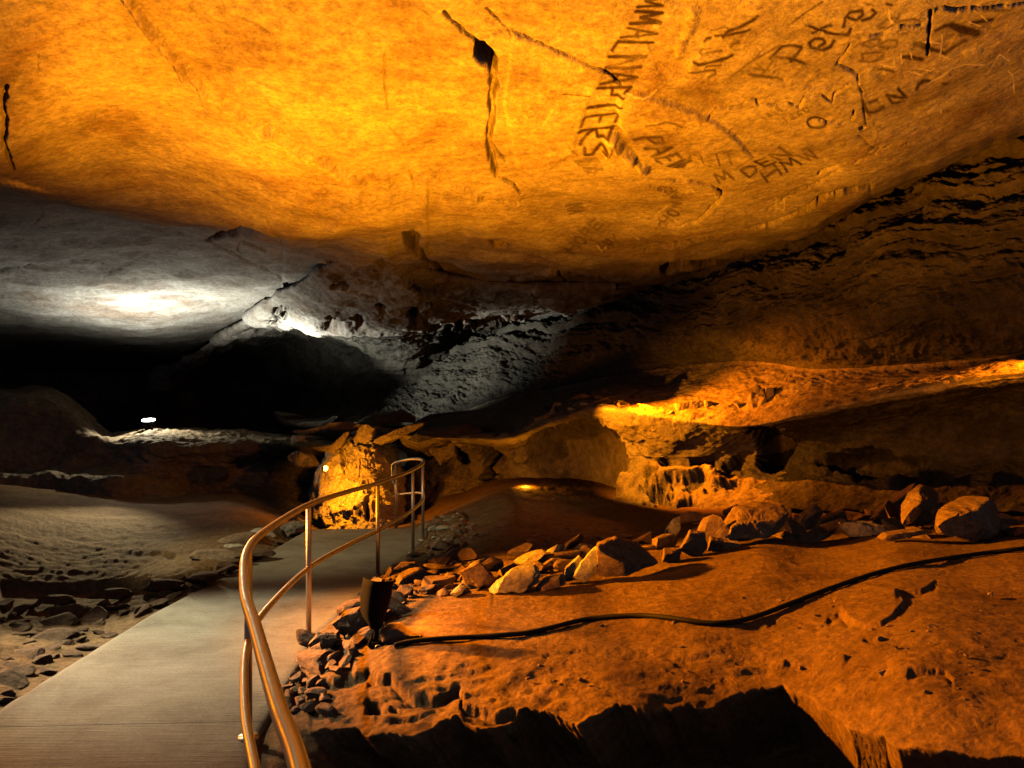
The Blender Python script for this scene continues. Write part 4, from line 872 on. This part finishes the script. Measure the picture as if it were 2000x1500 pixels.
# ------------------------------------------------------------------ HANDRAIL
def rail():
    root = empty("handrail", (-1.42, 5.6, 0)); off = root.location
    def loc(p): return Vector(p) - off
    top = [(-.12, .75, .95), (-.27, 1.1, .95)] + [P(*a) for a in ((585, 1500, 1.5), (540, 1370, 1.84), (500, 1230, 2.44), (478, 1150, 3.0), (483, 1077, 3.8), (520, 1036, 4.45), (603, 986, 5.6), (680, 960, 6.6), (738, 944, 7.5), (800, 921, 8.65), (826, 904, 9.7), (820, 897, 10.5), (795, 898, 11.2), (772, 904, 11.5))]
    bm = bmesh.new(); pts = spline([loc(p) for p in top], 12)
    e = loc(P(767, 908, 11.55)); pts += [e, loc(P(767, 930, 11.55)), loc(P(768, 942, 11.5)), loc(P(772, 946, 11.5)), loc(P(779, 946, 11.5))]
    tube(bm, pts, .0215); bm_obj("top_rail", bm, M_STEEL, root, True)
    mid = []
    for p in top[:-1]:
        p = Vector(p); mid.append((p.x, p.y, p.z - .46 - (.0 if p.y < 11 else 0)))
    bm = bmesh.new(); mid[-1] = P(779, 966, 11.5); tube(bm, spline([loc(p) for p in mid], 12), .0185); bm_obj("mid_rail", bm, M_STEEL, root, True)
    posts = [(-.2, .95, -.05, .95)]
    for px, d, zt in ((490, 3.85, None), (603, 5.6, None), (738, 7.5, None), (812, 8.85, None), (826, 9.7, None), (779, 11.5, None)):
        posts.append(((px - 1000) / F * d, d, -.06 if d < 11 else -.25, None))
    sp = spline(top, 24)
    for x, y, zb, zt in posts:
        near = min(sp, key=lambda q: (q.x - x) ** 2 + (q.y - y) ** 2)
        x, y, zt = near.x, near.y, near.z
        bm = bmesh.new(); tube(bm, [loc((x, y, zb)), loc((x, y, zt))], .0195); po = bm_obj("post", bm, M_STEEL, root, True)
        bm = bmesh.new(); tube(bm, [loc((x, y, zb + .02 if y > 11 else -.01)), loc((x, y, zb + .035 if y > 11 else .012))], .05, 20); f = bm_obj("base_flange", bm, M_STEEL, po, True)
    return tag(root, "curving tubular steel handrail on round posts along the right edge of the concrete path", "handrail")
rail()

# ------------------------------------------------------------------ HOODED FLOODLIGHT beside the path
def hooded_light():
    base = P(737, 1262, 4.86); root = empty("floodlight", base)
    D = 4.86
    def pt(q, dy): a = P(500 + q[0] / 4, 1100 + q[1] / 4, D); a.y += dy; return a - base
    # hood: bent sheet, rounded at its foot, hollow side away from the viewer
    prof = [(820, 135, 1050, 162), (812, 190, 1046, 200), (802, 260, 1034, 270), (796, 330, 1020, 335), (798, 400, 1000, 400), (815, 450, 985, 450), (845, 490, 972, 490), (870, 520, 962, 520)]
    rows = []
    for (a, b, c, d) in prof:
        r = []
        for k in range(17):
            t = k / 16; q = (a + (c - a) * t, b + (d - b) * t - 8 * math.sin(math.pi * t))
            r.append(pt(q, .10 * (1 - math.sin(math.pi * t)) ** 1.0))
        rows.append(r)
    V = np.array([[list(p) for p in r] for r in rows]); o = mesh_from("hood", V, grid_faces(len(rows), 17), M_BLACK, root)
    m = o.modifiers.new("thickness", 'SOLIDIFY'); m.thickness = .006
    # lamp body behind the hood, neck, base
    bm = bmesh.new(); c = pt((915, 470), .10)
    tube(bm, [c + Vector((0, 0, -.06)), c + Vector((0, .0, 0)), c + Vector((0, .01, .05)), c + Vector((0, .01, .052))], [.03, .05, .062, .055], 20); bd = bm_obj("lamp_body", bm, M_BLACK, root, True)
    bm = bmesh.new(); tube(bm, [c + Vector((0, .01, .053)), c + Vector((0, .01, .058))], .05, 20); bm_obj("lens", bm, M_GLOW_O, bd, True)
    bm = bmesh.new(); tube(bm, [pt((925, 480), .07), pt((930, 560), .05), pt((925, 640), .03)], [.018, .016, .02], 12)
    tube(bm, [pt((895, 600), .05), pt((880, 640), 0), pt((930, 690), .0)], .012, 8); bm_obj("bracket", bm, M_BLACK, root, True)
    bm = bmesh.new(); b0 = pt((985, 655), .06)
    bmesh.ops.create_cube(bm, size=1, matrix=Matrix.Translation(b0) @ Matrix.Rotation(R(12), 4, 'Z') @ Matrix.Diagonal((.17, .12, .055, 1)))
    bmesh.ops.bevel(bm, geom=bm.edges[:], offset=.012, segments=3, affect='EDGES'); bm_obj("junction_box", bm, M_BLACK, root)
    bm = bmesh.new(); r0 = pt((960, 650), -.02); tube(bm, [r0 + Vector((.018 * math.cos(a / 2), -.01, .018 * math.sin(a / 2))) for a in range(1, 8)], .003, 6); bm_obj("cable_clip", bm, M_STEEL, root, True)
    return tag(root, "black hooded floodlight standing among stones beside the handrail, back to the viewer", "lamp")
hooded_light()

# cable
bm = bmesh.new()
cp = [(770, 1266), (820, 1256), (900, 1251), (980, 1246), (1040, 1240), (1100, 1225), (1150, 1214), (1220, 1208), (1280, 1209), (1340, 1217), (1390, 1223), (1440, 1219), (1490, 1205), (1560, 1178), (1640, 1148), (1720, 1122), (1800, 1104), (1900, 1088), (2000, 1076), (2120, 1064), (2400, 1050)]
deps = bpy.context.evaluated_depsgraph_get()
from mathutils.bvhtree import BVHTree
fv = np.zeros(len(floor.data.vertices) * 3, np.float32); floor.data.vertices.foreach_get("co", fv)
bvh = BVHTree.FromObject(floor, deps)
cpts = []
for q in spline([(a, b, 0) for a, b in cp], 8):
    h = bvh.ray_cast(Vector((0, 0, CH)), (P(q[0], q[1], 5) - Vector((0, 0, CH))).normalized())
    if h[0] is not None: cpts.append(h[0] + Vector((0, 0, .018)))
tube(bm, spline(cpts[::6] + [cpts[-1]], 6), .016, 10)
tag(bm_obj("power_cable", bm, M_RUBBER, None, True), "thick black power cable snaking across the orange dirt from the hooded floodlight", "cable")

# ------------------------------------------------------------------ LAMP ON THE LEDGE and amber lamp
def small_lamp(name, at, s, tiltv, glowm, label, box=True):
    root = empty(name, at); t = Vector(tiltv).normalized()
    bm = bmesh.new(); tube(bm, [t * (-.20 * s), t * (-.18 * s), t * (-.05 * s), t * (-.005 * s)], [.07 * s, .085 * s, .12 * s, .14 * s], 20); h = bm_obj("housing", bm, M_BLACK, root, True)
    bm = bmesh.new(); tube(bm, [Vector((0, 0, 0)), t * (.012 * s)], .128 * s, 20); bm_obj("lens", bm, glowm, h, True)
    bm = bmesh.new(); tube(bm, [t * -.15 * s, Vector((0, 0, -.27 * s)), Vector((0, 0, -.33 * s))], .02 * s, 8); bm_obj("stem", bm, M_BLACK, root, True)
    if box:
        bm = bmesh.new(); bmesh.ops.create_cube(bm, size=1, matrix=Matrix.Translation((-.11 * s, -.1 * s, -.30 * s)) @ Matrix.Diagonal((.11 * s, .09 * s, .11 * s, 1)))
        bmesh.ops.bevel(bm, geom=bm.edges[:], offset=.01, segments=2, affect='EDGES'); bm_obj("junction_box", bm, M_GREY, root)
        bm = bmesh.new(); tube(bm, [Vector((.05 * s + .06 * s * math.sin(a / 2), -.05, (-.19 + .07 * math.cos(a / 2)) * s)) for a in range(8)], .008 * s, 8); bm_obj("cable_loop", bm, M_GREY, root, True)
    return tag(root, label, "lamp")
small_lamp("uplight", LW + Vector((0, -.02, -.03)), 1.0, (.02, -.22, 1), M_GLOW_W, "small white-lit uplight standing on the pale rock ledge at left")
small_lamp("amber_lamp", LO, .36, (.75, -.55, .0), M_GLOW_O, "small glowing amber lamp on the left side of the bright outcrop", box=False)
